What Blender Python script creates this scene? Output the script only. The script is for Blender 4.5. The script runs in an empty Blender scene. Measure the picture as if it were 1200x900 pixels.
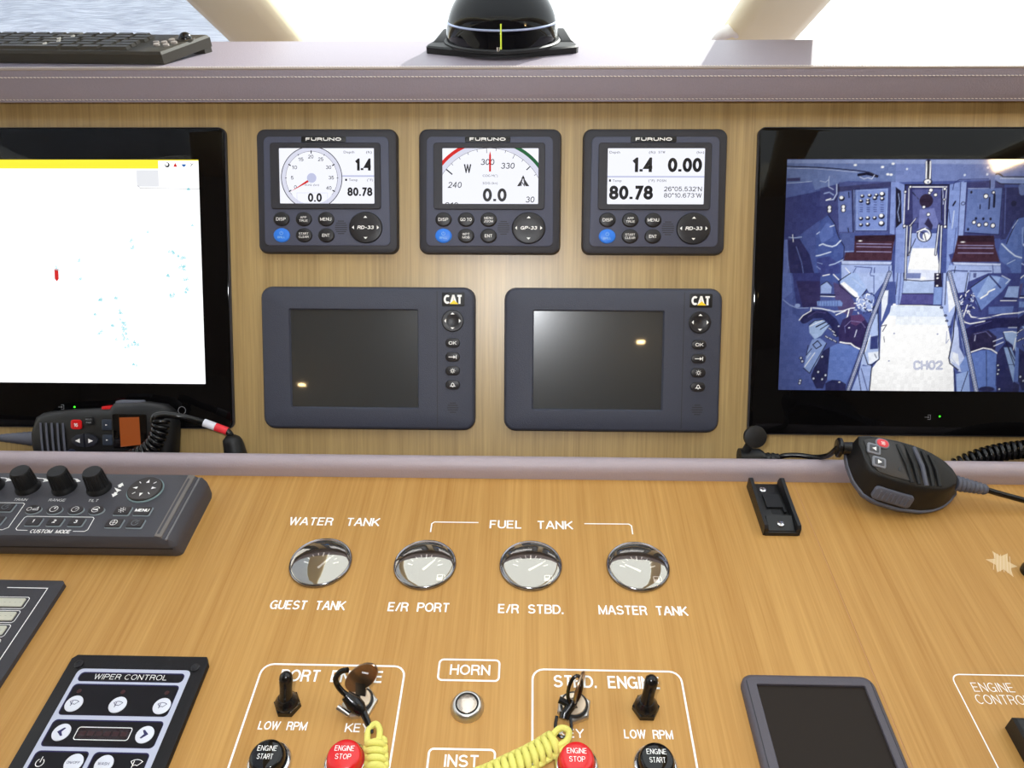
import bpy, math, random
import numpy as np
from mathutils import Vector, Matrix, Euler
random.seed(7)
MM = 0.001
SC = bpy.context.scene
COL = SC.collection
R = math.radians

# ------------------------------------------------------------------ camera
cam_data = bpy.data.cameras.new('camera')
cam_data.sensor_width = 36.0
cam_data.sensor_fit = 'HORIZONTAL'
cam_data.lens = 860.0 / 1200.0 * 36.0
cam_data.clip_start = 0.02
cam_data.clip_end = 200
cam = bpy.data.objects.new('camera', cam_data)
COL.objects.link(cam)
PITCH, YAW, ROLL = R(35.4), R(1.75), R(-0.54)
cam.location = (0.01884, -0.57251, 0.47408)
cam.rotation_euler = (Matrix.Rotation(YAW, 3, 'Z') @ Matrix.Rotation(R(90) - PITCH, 3, 'X') @ Matrix.Rotation(ROLL, 3, 'Z')).to_euler()
SC.camera = cam

# ------------------------------------------------------------------ light and exposure
world = bpy.data.worlds.new('sky')
SC.world = world
world.use_nodes = True
bg = world.node_tree.nodes['Background']
bg.inputs['Color'].default_value = (0.93, 0.96, 1.0, 1)
bg.inputs['Strength'].default_value = 2.1
sun_data = bpy.data.lights.new('sun', 'SUN')
sun_data.energy = 8.5
sun_data.angle = R(1.0)
sun_data.color = (1.0, 0.97, 0.92)
sun = bpy.data.objects.new('sun', sun_data)
COL.objects.link(sun)
SUN_EL, SUN_AZ = R(28), R(33)      # ahead of the windscreen, a little to the right
to_sun = Vector((math.sin(SUN_AZ) * math.cos(SUN_EL), math.cos(SUN_AZ) * math.cos(SUN_EL), math.sin(SUN_EL)))
sun.rotation_euler = to_sun.to_track_quat('Z', 'Y').to_euler()
# the photographer's flash, up and to the left of the lens
flash_data = bpy.data.lights.new('camera_flash', 'AREA')
flash_data.shape = 'RECTANGLE'; flash_data.size = 0.026; flash_data.size_y = 0.014
flash_data.energy = 2.3
flash_data.color = (0.93, 0.96, 1.0)
flash = bpy.data.objects.new('camera_flash', flash_data)
COL.objects.link(flash)
flash.location = cam.location + cam.rotation_euler.to_matrix() @ Vector((-0.040, 0.043, 0.0))
flash.rotation_euler = cam.rotation_euler
SC.view_settings.view_transform = 'Standard'
SC.view_settings.look = 'None'
SC.view_settings.exposure = 0.0
SC.view_settings.gamma = 1.0
SC.view_settings.use_curve_mapping = False
SC.cycles.use_denoising = True
SC.cycles.sample_clamp_indirect = 6.0
SC.cycles.max_bounces = 10
SC.cycles.transparent_max_bounces = 16

# ------------------------------------------------------------------ materials
def lin(c):
    return tuple(((v / 255) / 12.92 if v / 255 <= 0.04045 else ((v / 255 + 0.055) / 1.055) ** 2.4) for v in c)

def pm(name, c, rough=0.5, metal=0.0, grain=0.0, gscale=900.0, spec=0.5, coat=0.0, var=0.0, emit=None, estr=0.0, ior=1.45, crough=0.05):
    m = bpy.data.materials.new(name)
    m.use_nodes = True
    nt = m.node_tree
    b = nt.nodes['Principled BSDF']
    b.inputs['Base Color'].default_value = (*lin(c), 1)
    b.inputs['Roughness'].default_value = rough
    b.inputs['Metallic'].default_value = metal
    b.inputs['Specular IOR Level'].default_value = spec
    b.inputs['IOR'].default_value = ior
    b.inputs['Coat Weight'].default_value = coat
    b.inputs['Coat Roughness'].default_value = crough
    if emit:
        b.inputs['Emission Color'].default_value = (*lin(emit), 1)
        b.inputs['Emission Strength'].default_value = estr
    tc = nt.nodes.new('ShaderNodeTexCoord')
    nz = nt.nodes.new('ShaderNodeTexNoise')
    nz.inputs['Scale'].default_value = gscale
    nz.inputs['Detail'].default_value = 3
    nt.links.new(tc.outputs['Object'], nz.inputs['Vector'])
    if grain:
        bp = nt.nodes.new('ShaderNodeBump')
        bp.inputs['Strength'].default_value = grain
        bp.inputs['Distance'].default_value = 0.0006
        nt.links.new(nz.outputs['Fac'], bp.inputs['Height'])
        nt.links.new(bp.outputs['Normal'], b.inputs['Normal'])
    if var:
        mx = nt.nodes.new('ShaderNodeMix'); mx.data_type = 'RGBA'
        l = lin(c)
        mx.inputs[6].default_value = (*[v * (1 - var) for v in l], 1)
        mx.inputs[7].default_value = (*[min(1, v * (1 + var)) for v in l], 1)
        nt.links.new(nz.outputs['Fac'], mx.inputs[0])
        nt.links.new(mx.outputs[2], b.inputs['Base Color'])
    return m

def wood(name, light, dark, rough, bump=0.12, coat=0.25, crough=0.3, spec=0.5):
    m = bpy.data.materials.new(name)
    m.use_nodes = True
    nt = m.node_tree; N = nt.nodes; Lk = nt.links
    b = N['Principled BSDF']
    tc = N.new('ShaderNodeTexCoord')
    def noise(sx, sy, det, rgh=0.6):
        mp = N.new('ShaderNodeMapping'); mp.inputs['Scale'].default_value = (sx, sy, 1)
        Lk.new(tc.outputs['Object'], mp.inputs['Vector'])
        n = N.new('ShaderNodeTexNoise'); n.inputs['Scale'].default_value = 1; n.inputs['Detail'].default_value = det
        n.inputs['Roughness'].default_value = rgh
        Lk.new(mp.outputs['Vector'], n.inputs['Vector'])
        return n
    streak = noise(95, 2.0, 5, 0.65)
    fine = noise(430, 6, 3, 0.6)
    broad = noise(14, 0.9, 2)
    pore = noise(900, 28, 2, 0.5)
    def mth(op, a, bb):
        k = N.new('ShaderNodeMath'); k.operation = op
        for i, v in enumerate((a, bb)):
            if isinstance(v, (int, float)): k.inputs[i].default_value = v
            else: Lk.new(v, k.inputs[i])
        return k.outputs[0]
    s = mth('ADD', mth('MULTIPLY', streak.outputs['Fac'], 0.42), mth('MULTIPLY', fine.outputs['Fac'], 0.36))
    s = mth('ADD', s, mth('MULTIPLY', broad.outputs['Fac'], 0.17))
    s = mth('ADD', s, mth('MULTIPLY', pore.outputs['Fac'], 0.12))
    cr = N.new('ShaderNodeValToRGB')
    cr.color_ramp.elements[0].position = 0.38; cr.color_ramp.elements[0].color = (*lin(dark), 1)
    cr.color_ramp.elements[1].position = 0.66; cr.color_ramp.elements[1].color = (*lin(light), 1)
    Lk.new(s, cr.inputs['Fac'])
    Lk.new(cr.outputs['Color'], b.inputs['Base Color'])
    b.inputs['Roughness'].default_value = rough
    b.inputs['Coat Weight'].default_value = coat
    b.inputs['Coat Roughness'].default_value = crough
    b.inputs['Specular IOR Level'].default_value = spec
    bp = N.new('ShaderNodeBump'); bp.inputs['Strength'].default_value = bump; bp.inputs['Distance'].default_value = 0.0004
    Lk.new(s, bp.inputs['Height']); Lk.new(bp.outputs['Normal'], b.inputs['Normal'])
    return m

def glassy(name, tint=(1, 1, 1), refl=1.0, ior=1.5, rough=0.0, tr=1.0, gcol=(1, 1, 1)):
    m = bpy.data.materials.new(name); m.use_nodes = True
    nt = m.node_tree; nt.nodes.clear(); N = nt.nodes
    o = N.new('ShaderNodeOutputMaterial'); mix = N.new('ShaderNodeMixShader')
    t = N.new('ShaderNodeBsdfTransparent'); t.inputs['Color'].default_value = (*[v * tr for v in tint], 1)
    g = N.new('ShaderNodeBsdfGlossy'); g.inputs['Roughness'].default_value = rough; g.inputs['Color'].default_value = (*gcol, 1)
    # Schlick reflectance of a thin pane, the same from both sides
    geo = N.new('ShaderNodeNewGeometry'); dot = N.new('ShaderNodeVectorMath'); dot.operation = 'DOT_PRODUCT'
    def mth(op, a, b=None):
        k = N.new('ShaderNodeMath'); k.operation = op
        for i, v in enumerate((a, b)):
            if v is None: continue
            if isinstance(v, (int, float)): k.inputs[i].default_value = v
            else: nt.links.new(v, k.inputs[i])
        return k
    nt.links.new(geo.outputs['Normal'], dot.inputs[0]); nt.links.new(geo.outputs['Incoming'], dot.inputs[1])
    f0 = ((ior - 1) / (ior + 1)) ** 2
    c = mth('ABSOLUTE', dot.outputs['Value']); c = mth('SUBTRACT', 1.0, c.outputs[0]); c = mth('POWER', c.outputs[0], 5.0)
    c = mth('MULTIPLY_ADD', c.outputs[0], 1 - f0); c.inputs[2].default_value = f0
    mu = mth('MULTIPLY', c.outputs[0], refl); mu.use_clamp = True
    nt.links.new(mu.outputs[0], mix.inputs[0])
    nt.links.new(t.outputs[0], mix.inputs[1]); nt.links.new(g.outputs[0], mix.inputs[2]); nt.links.new(mix.outputs[0], o.inputs[0])
    return m

def emis(name, c, s):
    m = pm(name, (12, 12, 12), 0.12, emit=c, estr=s)
    return m

WOOD_DESK = wood('oak_veneer_desk', (196, 151, 86), (168, 121, 60), 0.5, coat=0.06, spec=0.25)
WOOD_FACE = wood('oak_veneer_panel', (192, 163, 108), (144, 116, 68), 0.42, coat=1.0, crough=0.35)
LEATHER = pm('mauve_leather', (141, 132, 143), 0.5, coat=0.12, crough=0.4, grain=0.5, gscale=700, var=0.06)
LEATHER_L = pm('mauve_leather_roll', (172, 158, 164), 0.42, grain=0.4, gscale=700, var=0.05)
THREAD = pm('pale_thread', (222, 212, 205), 0.8, grain=0.2)
PRINT = pm('white_print', (250, 248, 245), 0.5, emit=None)
BLACKP = pm('black_plastic', (24, 24, 26), 0.42, grain=0.25, gscale=1500)
BLACKG = pm('black_gloss', (9, 8, 9), 0.05, spec=0.5, grain=0.0)
MONBLK = pm('monitor_black_glass', (10, 9, 10), 0.04, spec=0.22)
DARKP = pm('dark_housing_plastic', (44, 43, 50), 0.5, grain=0.35, gscale=1600)
SLATE = pm('slate_plastic', (74, 77, 96), 0.5, grain=0.5, gscale=1500, var=0.07)
SLATE2 = pm('slate_display_plastic', (60, 63, 77), 0.52, grain=0.6, gscale=1300, var=0.1)
SONARP = pm('grey_control_plastic', (68, 67, 73), 0.5, grain=0.4, gscale=1500, var=0.07)
RUBBER = pm('black_rubber', (15, 15, 17), 0.5, grain=0.2)
RUBBERG = pm('black_shiny_rubber', (12, 12, 14), 0.22, grain=0.1)
GREYRUB = pm('grey_rubber', (88, 90, 102), 0.6, grain=0.3)
BTNBLK = pm('button_black', (32, 30, 33), 0.4, grain=0.2)
BLUE = pm('button_blue', (40, 110, 205), 0.4, emit=(40, 110, 205), estr=0.25)
RED = pm('red_plastic', (212, 26, 30), 0.25, coat=0.3)
YELLOW = pm('yellow_print', (255, 215, 40), 0.5)
CHROME = pm('chrome', (225, 225, 228), 0.12, 1.0)
STEEL = pm('brushed_steel', (205, 202, 198), 0.3, 1.0, grain=0.15, gscale=600)
STEELD = pm('dark_steel', (120, 116, 112), 0.35, 1.0, grain=0.1)
BRONZE = pm('worn_key_metal', (150, 128, 108), 0.32, 1.0, grain=0.2, gscale=300, var=0.2)
CORD = pm('yellow_paracord', (226, 220, 116), 0.75, grain=0.7, gscale=1400, var=0.1)
WHITEP = pm('white_plastic', (220, 222, 232), 0.4)
BAND = pm('silver_overlay', (186, 190, 208), 0.4)
PURPLE = pm('violet_print', (38, 34, 84), 0.4)
DIMRED = pm('unlit_led', (60, 20, 18), 0.3)
KEYP = pm('keyboard_plastic', (56, 52, 44), 0.5, grain=0.3, gscale=1500)
KEYT = pm('keyboard_key', (64, 60, 52), 0.45, grain=0.2)
LCDOFF = pm('switched_off_screen', (40, 44, 47), 0.24, spec=1.0, coat=0.8, crough=0.03, grain=0.02, gscale=300)
LCDMATT = pm('matt_switched_off_screen', (42, 36, 32), 0.6, spec=0.15, grain=0.02, gscale=300)
LCDWHITE = emis('lit_screen_white', (243, 245, 255), 1.05)
LCDBLUE = emis('lit_screen_tint', (200, 205, 235), 0.95)
LCDPALE = emis('lit_screen_pale', (226, 228, 246), 0.95)
INK = pm('screen_ink', (20, 20, 26), 0.3)
INKG = pm('screen_ink_grey', (64, 64, 76), 0.3)
INKRED = emis('screen_red', (225, 45, 45), 0.9)
INKGRN = emis('screen_green', (40, 110, 70), 0.8)
CYAN = emis('screen_cyan', (130, 215, 225), 1.0)
CHARTW = emis('chart_white', (253, 254, 255), 1.25)
CHARTY = emis('chart_yellow', (255, 236, 60), 1.1)
CHARTG = emis('chart_grey', (236, 238, 243), 1.0)
GREENLED = emis('green_led', (60, 255, 40), 3.0)
ORANGE = emis('orange_lcd', (176, 88, 38), 0.55)
CREAM = pm('cream_paint', (214, 210, 200), 0.55, grain=0.1, gscale=60)
CEILM = pm('headliner', (206, 204, 198), 0.8, grain=0.2, gscale=200)
PILLARM = pm('beige_pillar_paint', (238, 226, 186), 0.4, grain=0.05, gscale=40)
GLASS = glassy('windscreen_glass', (0.97, 0.99, 0.98), 0.7)
CLEAR = glassy('gauge_glass', (1, 1, 1), 9.5, 1.5, gcol=(1, 0.93, 0.82))
DOME = glassy('dome_glass', (0.97, 0.98, 1.0), 0.8, 1.5)
LAMPM = emis('downlight_glow', (255, 214, 150), 130.0)

# ------------------------------------------------------------------ geometry helpers (all numbers in millimetres)
def rr(w, h, r, cx=0, cy=0, n=5):
    """rounded rectangle, counter clockwise"""
    r = min(r, w / 2 - 1e-3, h / 2 - 1e-3); p = []
    for k, (sx, sy) in enumerate(((1, -1), (1, 1), (-1, 1), (-1, -1))):
        ox, oy = cx + sx * (w / 2 - r), cy + sy * (h / 2 - r)
        a0 = R(-90 + 90 * k)
        for i in range(n + 1):
            a = a0 + R(90) * i / n
            p.append((ox + r * math.cos(a), oy + r * math.sin(a)))
    return p

def circ(cx, cy, r, n=32, ry=None):
    ry = ry or r
    return [(cx + r * math.cos(2 * math.pi * i / n), cy + ry * math.sin(2 * math.pi * i / n)) for i in range(n)]

def inset(p, d):
    """move a closed ccw outline inwards by d"""
    n = len(p); o = []
    for i in range(n):
        a, b, c = Vector(p[i - 1]), Vector(p[i]), Vector(p[(i + 1) % n])
        e1 = (b - a); e2 = (c - b)
        if e1.length < 1e-6: e1 = e2
        if e2.length < 1e-6: e2 = e1
        e1.normalize(); e2.normalize()
        n1 = Vector((-e1.y, e1.x)); n2 = Vector((-e2.y, e2.x))
        m = n1 + n2
        if m.length < 1e-6: m = n1
        m.normalize()
        k = max(0.4, m.dot(n1))
        q = b + m * (d / k)
        o.append((q.x, q.y))
    return o

def av(cx, cy, rx, ry, a0, a1, n=12):
    return [(cx + rx * math.cos(R(a0 + (a1 - a0) * i / n)), cy + ry * math.sin(R(a0 + (a1 - a0) * i / n))) for i in range(n + 1)]
ELL = lambda cx, cy, rx, ry: av(cx, cy, rx, ry, 90, 450, 26)
# plain sans serif capitals as pen strokes: width, strokes
GLY = {
    'A': (.70, [[(0, 0), (.31, 1), (.39, 1), (.70, 0)], [(.12, .31), (.58, .31)]]),
    'B': (.62, [[(0, 0), (0, 1), (.36, 1)] + av(.36, .765, .22, .235, 90, -90) + [(0, .53)], [(.36, .53)] + av(.37, .265, .25, .265, 90, -90) + [(0, 0)]]),
    'C': (.68, [av(.36, .5, .36, .5, 48, 312, 20)]),
    'D': (.66, [[(0, 0), (0, 1), (.3, 1)] + av(.3, .5, .36, .5, 90, -90, 16) + [(0, 0)]]),
    'E': (.58, [[(.57, 1), (0, 1), (0, 0), (.58, 0)], [(0, .52), (.52, .52)]]),
    'F': (.54, [[(.54, 1), (0, 1), (0, 0)], [(0, .5), (.47, .5)]]),
    'G': (.72, [av(.37, .5, .37, .5, 46, 318, 20) + [(.69, .47), (.40, .47)], [(.69, .2), (.69, 0)]]),
    'H': (.62, [[(0, 0), (0, 1)], [(.62, 0), (.62, 1)], [(0, .52), (.62, .52)]]),
    'I': (.02, [[(.01, 0), (.01, 1)]]),
    'J': (.46, [[(.46, 1), (.46, .24)] + av(.23, .24, .23, .24, 0, -180)]),
    'K': (.64, [[(0, 0), (0, 1)], [(.60, 1), (0, .35)], [(.2, .57), (.64, 0)]]),
    'L': (.52, [[(0, 1), (0, 0), (.52, 0)]]),
    'M': (.78, [[(0, 0), (0, 1), (.39, .04), (.78, 1), (.78, 0)]]),
    'N': (.63, [[(0, 0), (0, 1), (.63, 0), (.63, 1)]]),
    'O': (.74, [ELL(.37, .5, .37, .5)]),
    'P': (.60, [[(0, 0), (0, 1), (.34, 1)] + av(.34, .735, .26, .265, 90, -90) + [(0, .47)]]),
    'R': (.62, [[(0, 0), (0, 1), (.35, 1)] + av(.35, .745, .25, .255, 90, -90) + [(0, .49)], [(.34, .49), (.52, .40), (.60, 0)]]),
    'S': (.62, [av(.31, .75, .28, .25, 18, 262, 14) + av(.31, .25, .31, .25, 82, -162, 14)]),
    'T': (.64, [[(0, 1), (.64, 1)], [(.32, 1), (.32, 0)]]),
    'U': (.62, [[(0, 1), (0, .3)] + av(.31, .3, .31, .3, 180, 360, 14) + [(.62, 1)]]),
    'V': (.66, [[(0, 1), (.33, 0), (.66, 1)]]),
    'W': (.94, [[(0, 1), (.235, 0), (.47, 1), (.705, 0), (.94, 1)]]),
    'X': (.62, [[(0, 0), (.62, 1)], [(0, 1), (.62, 0)]]),
    'Y': (.64, [[(0, 1), (.32, .45), (.64, 1)], [(.32, .45), (.32, 0)]]),
    'Z': (.58, [[(.02, 1), (.57, 1), (0, 0), (.58, 0)]]),
    '0': (.56, [ELL(.28, .5, .28, .5)]), '1': (.30, [[(0, .76), (.27, 1), (.27, 0)]]),
    '2': (.56, [av(.28, .73, .27, .27, 168, -28) + [(0, 0), (.56, 0)]]),
    '3': (.56, [av(.27, .755, .24, .245, 160, -90) + av(.27, .255, .29, .255, 90, -164)]),
    '4': (.60, [[(.43, 0), (.43, 1), (0, .28), (.60, .28)]]),
    '5': (.56, [[(.51, 1), (.09, 1), (.04, .5)] + av(.27, .325, .28, .325, 118, -160)]),
    '6': (.56, [av(.29, .68, .28, .32, 28, 180) + [(.0, .32)], ELL(.28, .31, .28, .31)]),
    '7': (.54, [[(0, 1), (.54, 1), (.17, 0)]]),
    '8': (.56, [ELL(.28, .755, .24, .245), ELL(.28, .265, .28, .265)]),
    '9': (.56, [av(.27, .32, .28, .32, -152, 0) + [(.56, .68)], ELL(.28, .69, .28, .31)]),
    '.': (.10, [[(.05, -.10), (.05, .12)]]), '-': (.34, [[(0, .42), (.34, .42)]]), '/': (.34, [[(0, -.05), (.34, 1.05)]]),
    "'": (.02, [[(.01, .74), (.01, 1.05)]]), '°': (.2, [ELL(.1, .9, .1, .12)]), ' ': (.20, []),
}
FONTS = {}
def glyphs(s, bold, spacing):
    key = (s, bold, spacing)
    if key not in FONTS:
        cu = bpy.data.curves.new('t', 'FONT')
        cu.body = s; cu.size = 1.0; cu.offset = bold; cu.space_character = spacing; cu.resolution_u = 3
        cu.fill_mode = 'BOTH' if False else 'FRONT' if hasattr(cu, 'fill_mode') and False else cu.fill_mode
        ob = bpy.data.objects.new('t', cu)
        COL.objects.link(ob)
        dg = bpy.context.evaluated_depsgraph_get()
        dg.update()
        me = ob.evaluated_get(dg).to_mesh()
        V = [(v.co.x, v.co.y) for v in me.vertices]
        F = [tuple(p.vertices) for p in me.polygons if p.normal.z > 0.5 or True]
        ob.evaluated_get(dg).to_mesh_clear()
        bpy.data.objects.remove(ob); bpy.data.curves.remove(cu)
        FONTS[key] = (V, F)
    return FONTS[key]

class MB:
    def __init__(self):
        self.V = []; self.F = []; self.M = []; self.xf = None
    def add(self, V, F, m=0):
        o = len(self.V)
        if self.xf is not None:
            V = [tuple(self.xf @ Vector(v)) for v in V]
        self.V += [tuple(v) for v in V]
        self.F += [tuple(i + o for i in f) for f in F]
        self.M += [m] * len(F)
        return self
    def loft(self, loops, m=0, cap0=True, cap1=True, closed=True):
        """loops: equal-length lists of (x, y, z), from the bottom up, ccw"""
        n = len(loops[0]); V = [v for l in loops for v in l]; F = []
        for k in range(len(loops) - 1):
            for i in range(n if closed else n - 1):
                j = (i + 1) % n
                F.append((k * n + i, k * n + j, (k + 1) * n + j, (k + 1) * n + i))
        if cap0: F.append(tuple(reversed(range(n))))
        if cap1: F.append(tuple((len(loops) - 1) * n + i for i in range(n)))
        return self.add(V, F, m)
    def plate(self, out, z0, z1, ch=0.0, m=0, flare=0.0):
        L = [[(x, y, z0) for x, y in inset(out, -flare)]]
        if ch:
            for t in (0, 0.5, 1):
                a = R(90 * t)
                L.append([(x, y, z1 - ch + ch * math.sin(a)) for x, y in inset(out, ch * (1 - math.cos(a)))])
        else:
            L.append([(x, y, z1) for x, y in out])
        return self.loft(L, m)
    def ring(self, out, inn, z0, z1, ch=0.4, depth=None, m=0):
        """plate with an opening; out and inn have the same number of points"""
        d = z0 if depth is None else depth
        L = [[(x, y, z0) for x, y in out], [(x, y, z1 - ch) for x, y in out],
             [(x, y, z1) for x, y in inset(out, ch)], [(x, y, z1) for x, y in inset(inn, -ch * 0.6)],
             [(x, y, z1 - ch * 0.6) for x, y in inn], [(x, y, d) for x, y in inn]]
        return self.loft(L, m, False, False)
    def box(self, x0, x1, y0, y1, z0, z1, m=0):
        return self.loft([[(x0, y0, z), (x1, y0, z), (x1, y1, z), (x0, y1, z)] for z in (z0, z1)], m)
    def flat(self, pts, z, m=0):
        return self.add([(x, y, z) for x, y in pts], [tuple(range(len(pts)))], m)
    def lathe(self, prof, cx=0, cy=0, n=32, m=0, sy=1.0):
        L = []
        for r, z in prof:
            rr_ = max(r, 1e-3)
            L.append([(cx + rr_ * math.cos(2 * math.pi * i / n), cy + sy * rr_ * math.sin(2 * math.pi * i / n), z) for i in range(n)])
        return self.loft(L, m)
    def tube(self, P, r, n=8, m=0, cap=True, closed=False):
        P = [Vector(p) for p in P]; rs = r if isinstance(r, (list, tuple)) else [r] * len(P)
        L = []; up = None
        for i, p in enumerate(P):
            a = P[i - 1] if (i > 0 or closed) else P[i]; b = P[(i + 1) % len(P)] if (i < len(P) - 1 or closed) else P[i]
            t = (b - a).normalized()
            if up is None:
                up = Vector((0, 0, 1)) if abs(t.z) < 0.9 else Vector((1, 0, 0))
            s = t.cross(up).normalized(); up = s.cross(t).normalized()
            L.append([tuple(p + (s * math.cos(2 * math.pi * k / n) + up * math.sin(2 * math.pi * k / n)) * rs[i]) for k in range(n)])
        if closed: L.append(L[0])
        L = [list(reversed(l)) for l in L]
        return self.loft(L, m, cap and not closed, cap and not closed)
    def text(self, s, x, y, h, z, m=0, w=None, align='L', bold=0.0, sp=1.0, shear=0.0, clip=None):
        """text with cap height h and, when w is given, exactly that wide; x,y = left/centre/right of the base line"""
        if all(ch in GLY for ch in s):
            lw = h * (0.135 + bold * (2.4 if s[0].isdigit() and bold > .02 else 1.7)); gap = (0.33 if s[0].isdigit() and bold > .02 else 0.235) * sp
            U = sum(GLY[ch][0] for ch in s) + gap * (len(s) - 1)
            ky = h - lw; kx = ((w - lw) / U) if w else h * 0.95
            W = U * kx + lw
            px = x - {'L': 0, 'C': W / 2, 'R': W}[align] + lw / 2; i = 0
            for ch in s:
                for st in GLY[ch][1]:
                    P = [(px + a * kx + shear * b * ky, y + lw / 2 + b * ky) for a, b in st]
                    ends = (st[0] == st[-1]) or math.hypot(st[0][0] - st[-1][0], st[0][1] - st[-1][1]) < 1e-6
                    if ends: P = P[:-1]
                    elif len(P) > 1:           # butt ends reach the cap line
                        for e, q in ((0, 1), (-1, -2)):
                            if st[e][1] in (0, 1) and abs(st[e][0] - st[q][0]) < abs(st[e][1] - st[q][1]):
                                d = (Vector(P[e]) - Vector(P[q])).normalized() * lw / 2
                                P[e] = (P[e][0] + d.x, P[e][1] + d.y)
                    cc = clip or (-1e5, 1e5, -1e5, 1e5)       # sharp corners are cut flat at the cap lines
                    self.line(P, lw, z + 0.006 * (i % 5), m, ends, (cc[0], cc[1], max(cc[2], y - .02 * h), min(cc[3], y + 1.02 * h))); i += 1
                px += (GLY[ch][0] + gap) * kx
            return self
        V, F = glyphs(s, bold, sp)
        if not V: return self
        x0 = min(v[0] for v in V); x1 = max(v[0] for v in V)
        CV, _ = glyphs('H', bold, 1.0)
        ch = max(v[1] for v in CV) - min(v[1] for v in CV)
        ky = h / ch; kx = (w / (x1 - x0)) if w else ky
        W = (x1 - x0) * kx
        ox = x - {'L': 0, 'C': W / 2, 'R': W}[align]
        P = [(ox + (vx - x0) * kx + shear * vy * ky, y + vy * ky) for vx, vy in V]
        if clip:
            for f in F:
                q = cliprect([P[i] for i in f], clip)
                if len(q) > 2: self.flat(q, z, m)
            return self
        return self.add([(px, py, z) for px, py in P], F, m)
    def line(self, P, w, z, m=0, closed=False, clip=None):
        """flat painted stroke"""
        n = len(P); A = []; B = []
        for i in range(n):
            p = Vector(P[i]); a = Vector(P[i - 1]) if (i or closed) else None; c = Vector(P[(i + 1) % n]) if (i < n - 1 or closed) else None
            d = []
            if a is not None and (p - a).length > 1e-6: d.append((p - a).normalized())
            if c is not None and (c - p).length > 1e-6: d.append((c - p).normalized())
            nn = [Vector((-q.y, q.x)) for q in d]
            mv = sum(nn, Vector((0, 0)))
            mv = mv.normalized() if mv.length > 1e-6 else nn[0]
            k = max(0.26, mv.dot(nn[0]))
            A.append(p + mv * (w / 2 / k)); B.append(p - mv * (w / 2 / k))
        for i in range(n if closed else n - 1):
            j = (i + 1) % n
            q = [tuple(B[i]), tuple(B[j]), tuple(A[j]), tuple(A[i])]
            if clip: q = cliprect(q, clip)
            if len(q) > 2: self.flat(q, z, m)
        return self
    def build(self, name, mats, parent=None, smooth=True, ang=38, loc=None, rot=None):
        me = bpy.data.meshes.new(name)
        me.from_pydata([(x * MM, y * MM, z * MM) for x, y, z in self.V], [], self.F)
        if not isinstance(mats, (list, tuple)): mats = [mats]
        for mt in mats: me.materials.append(mt)
        me.polygons.foreach_set('material_index', self.M)
        me.polygons.foreach_set('use_smooth', [smooth] * len(self.F))
        me.update()
        if smooth: me.set_sharp_from_angle(angle=R(ang))
        o = bpy.data.objects.new(name, me)
        COL.objects.link(o)
        if parent is not None: o.parent = parent
        if loc: o.location = [v * MM for v in loc]
        if rot: o.rotation_euler = rot
        return o

def cliprect(poly, c):
    x0, x1, y0, y1 = c
    for ax, lim, sg in ((0, x0, 1), (0, x1, -1), (1, y0, 1), (1, y1, -1)):
        out = []
        for i in range(len(poly)):
            a, b = poly[i - 1], poly[i]
            ia, ib = sg * (a[ax] - lim) >= 0, sg * (b[ax] - lim) >= 0
            if ia != ib:
                t = (lim - a[ax]) / (b[ax] - a[ax])
                out.append((a[0] + t * (b[0] - a[0]), a[1] + t * (b[1] - a[1])))
            if ib: out.append(b)
        poly = out
        if not poly: return []
    return poly

LEAN = R(30.18)
def desk(x, y, z=0): return ((x, y, z), (0, 0, 0))
def face(u, v, off=0):
    return ((u, v * math.sin(LEAN) - off * math.cos(LEAN), v * math.cos(LEAN) + off * math.sin(LEAN)), (R(90) - LEAN, 0, 0))

def thing(name, label, cat, place, group=None):
    o = bpy.data.objects.new(name, None)
    COL.objects.link(o)
    o.empty_display_size = 0.01
    o.location = [v * MM for v in place[0]]
    o.rotation_euler = place[1]
    o['label'] = label; o['category'] = cat
    if group: o['group'] = group
    return o
def tag(o, label, cat, group=None):
    o['label'] = label; o['category'] = cat
    if group: o['group'] = group
    return o
def struct(o):
    o['kind'] = 'structure'
    return o
def dup(root, loc, label):
    """a copy of a thing with copies of its parts and sub-parts"""
    r = root.copy(); COL.objects.link(r); r.location = [v * MM for v in loc]; r['label'] = label
    for ch in list(root.children):
        c = ch.copy(); COL.objects.link(c); c.parent = r
        for g in list(ch.children):
            d = g.copy(); COL.objects.link(d); d.parent = c
    return r
def smooth_path(P, n=6):
    P = [Vector(p) for p in P]; o = []
    for i in range(len(P) - 1):
        p0 = P[max(0, i - 1)]; p1 = P[i]; p2 = P[i + 1]; p3 = P[min(len(P) - 1, i + 2)]
        for k in range(n):
            t = k / n
            o.append(0.5 * ((2 * p1) + (p2 - p0) * t + (2 * p0 - 5 * p1 + 4 * p2 - p3) * t * t + (3 * p1 - p0 - 3 * p2 + p3) * t ** 3))
    o.append(P[-1])
    return o
def helix(P, r, pitch, seg=10):
    """coil winding round the path P"""
    S = smooth_path(P, 16); L = [0]
    for i in range(1, len(S)): L.append(L[-1] + (S[i] - S[i - 1]).length)
    tot = L[-1]; N = int(tot / pitch * seg); o = []; j = 0; up = Vector((0, 0, 1))
    for k in range(N + 1):
        d = tot * k / N
        while j < len(S) - 2 and L[j + 1] < d: j += 1
        t = (d - L[j]) / max(1e-6, L[j + 1] - L[j]); p = S[j].lerp(S[j + 1], t)
        tg = (S[min(j + 2, len(S) - 1)] - S[max(j - 1, 0)]).normalized()
        s = tg.cross(up)
        if s.length < 0.1: s = tg.cross(Vector((1, 0, 0)))
        s.normalize(); up = s.cross(tg).normalized()
        a = 2 * math.pi * k / seg
        o.append(p + (s * math.cos(a) + up * math.sin(a)) * r)
    return o

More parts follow.
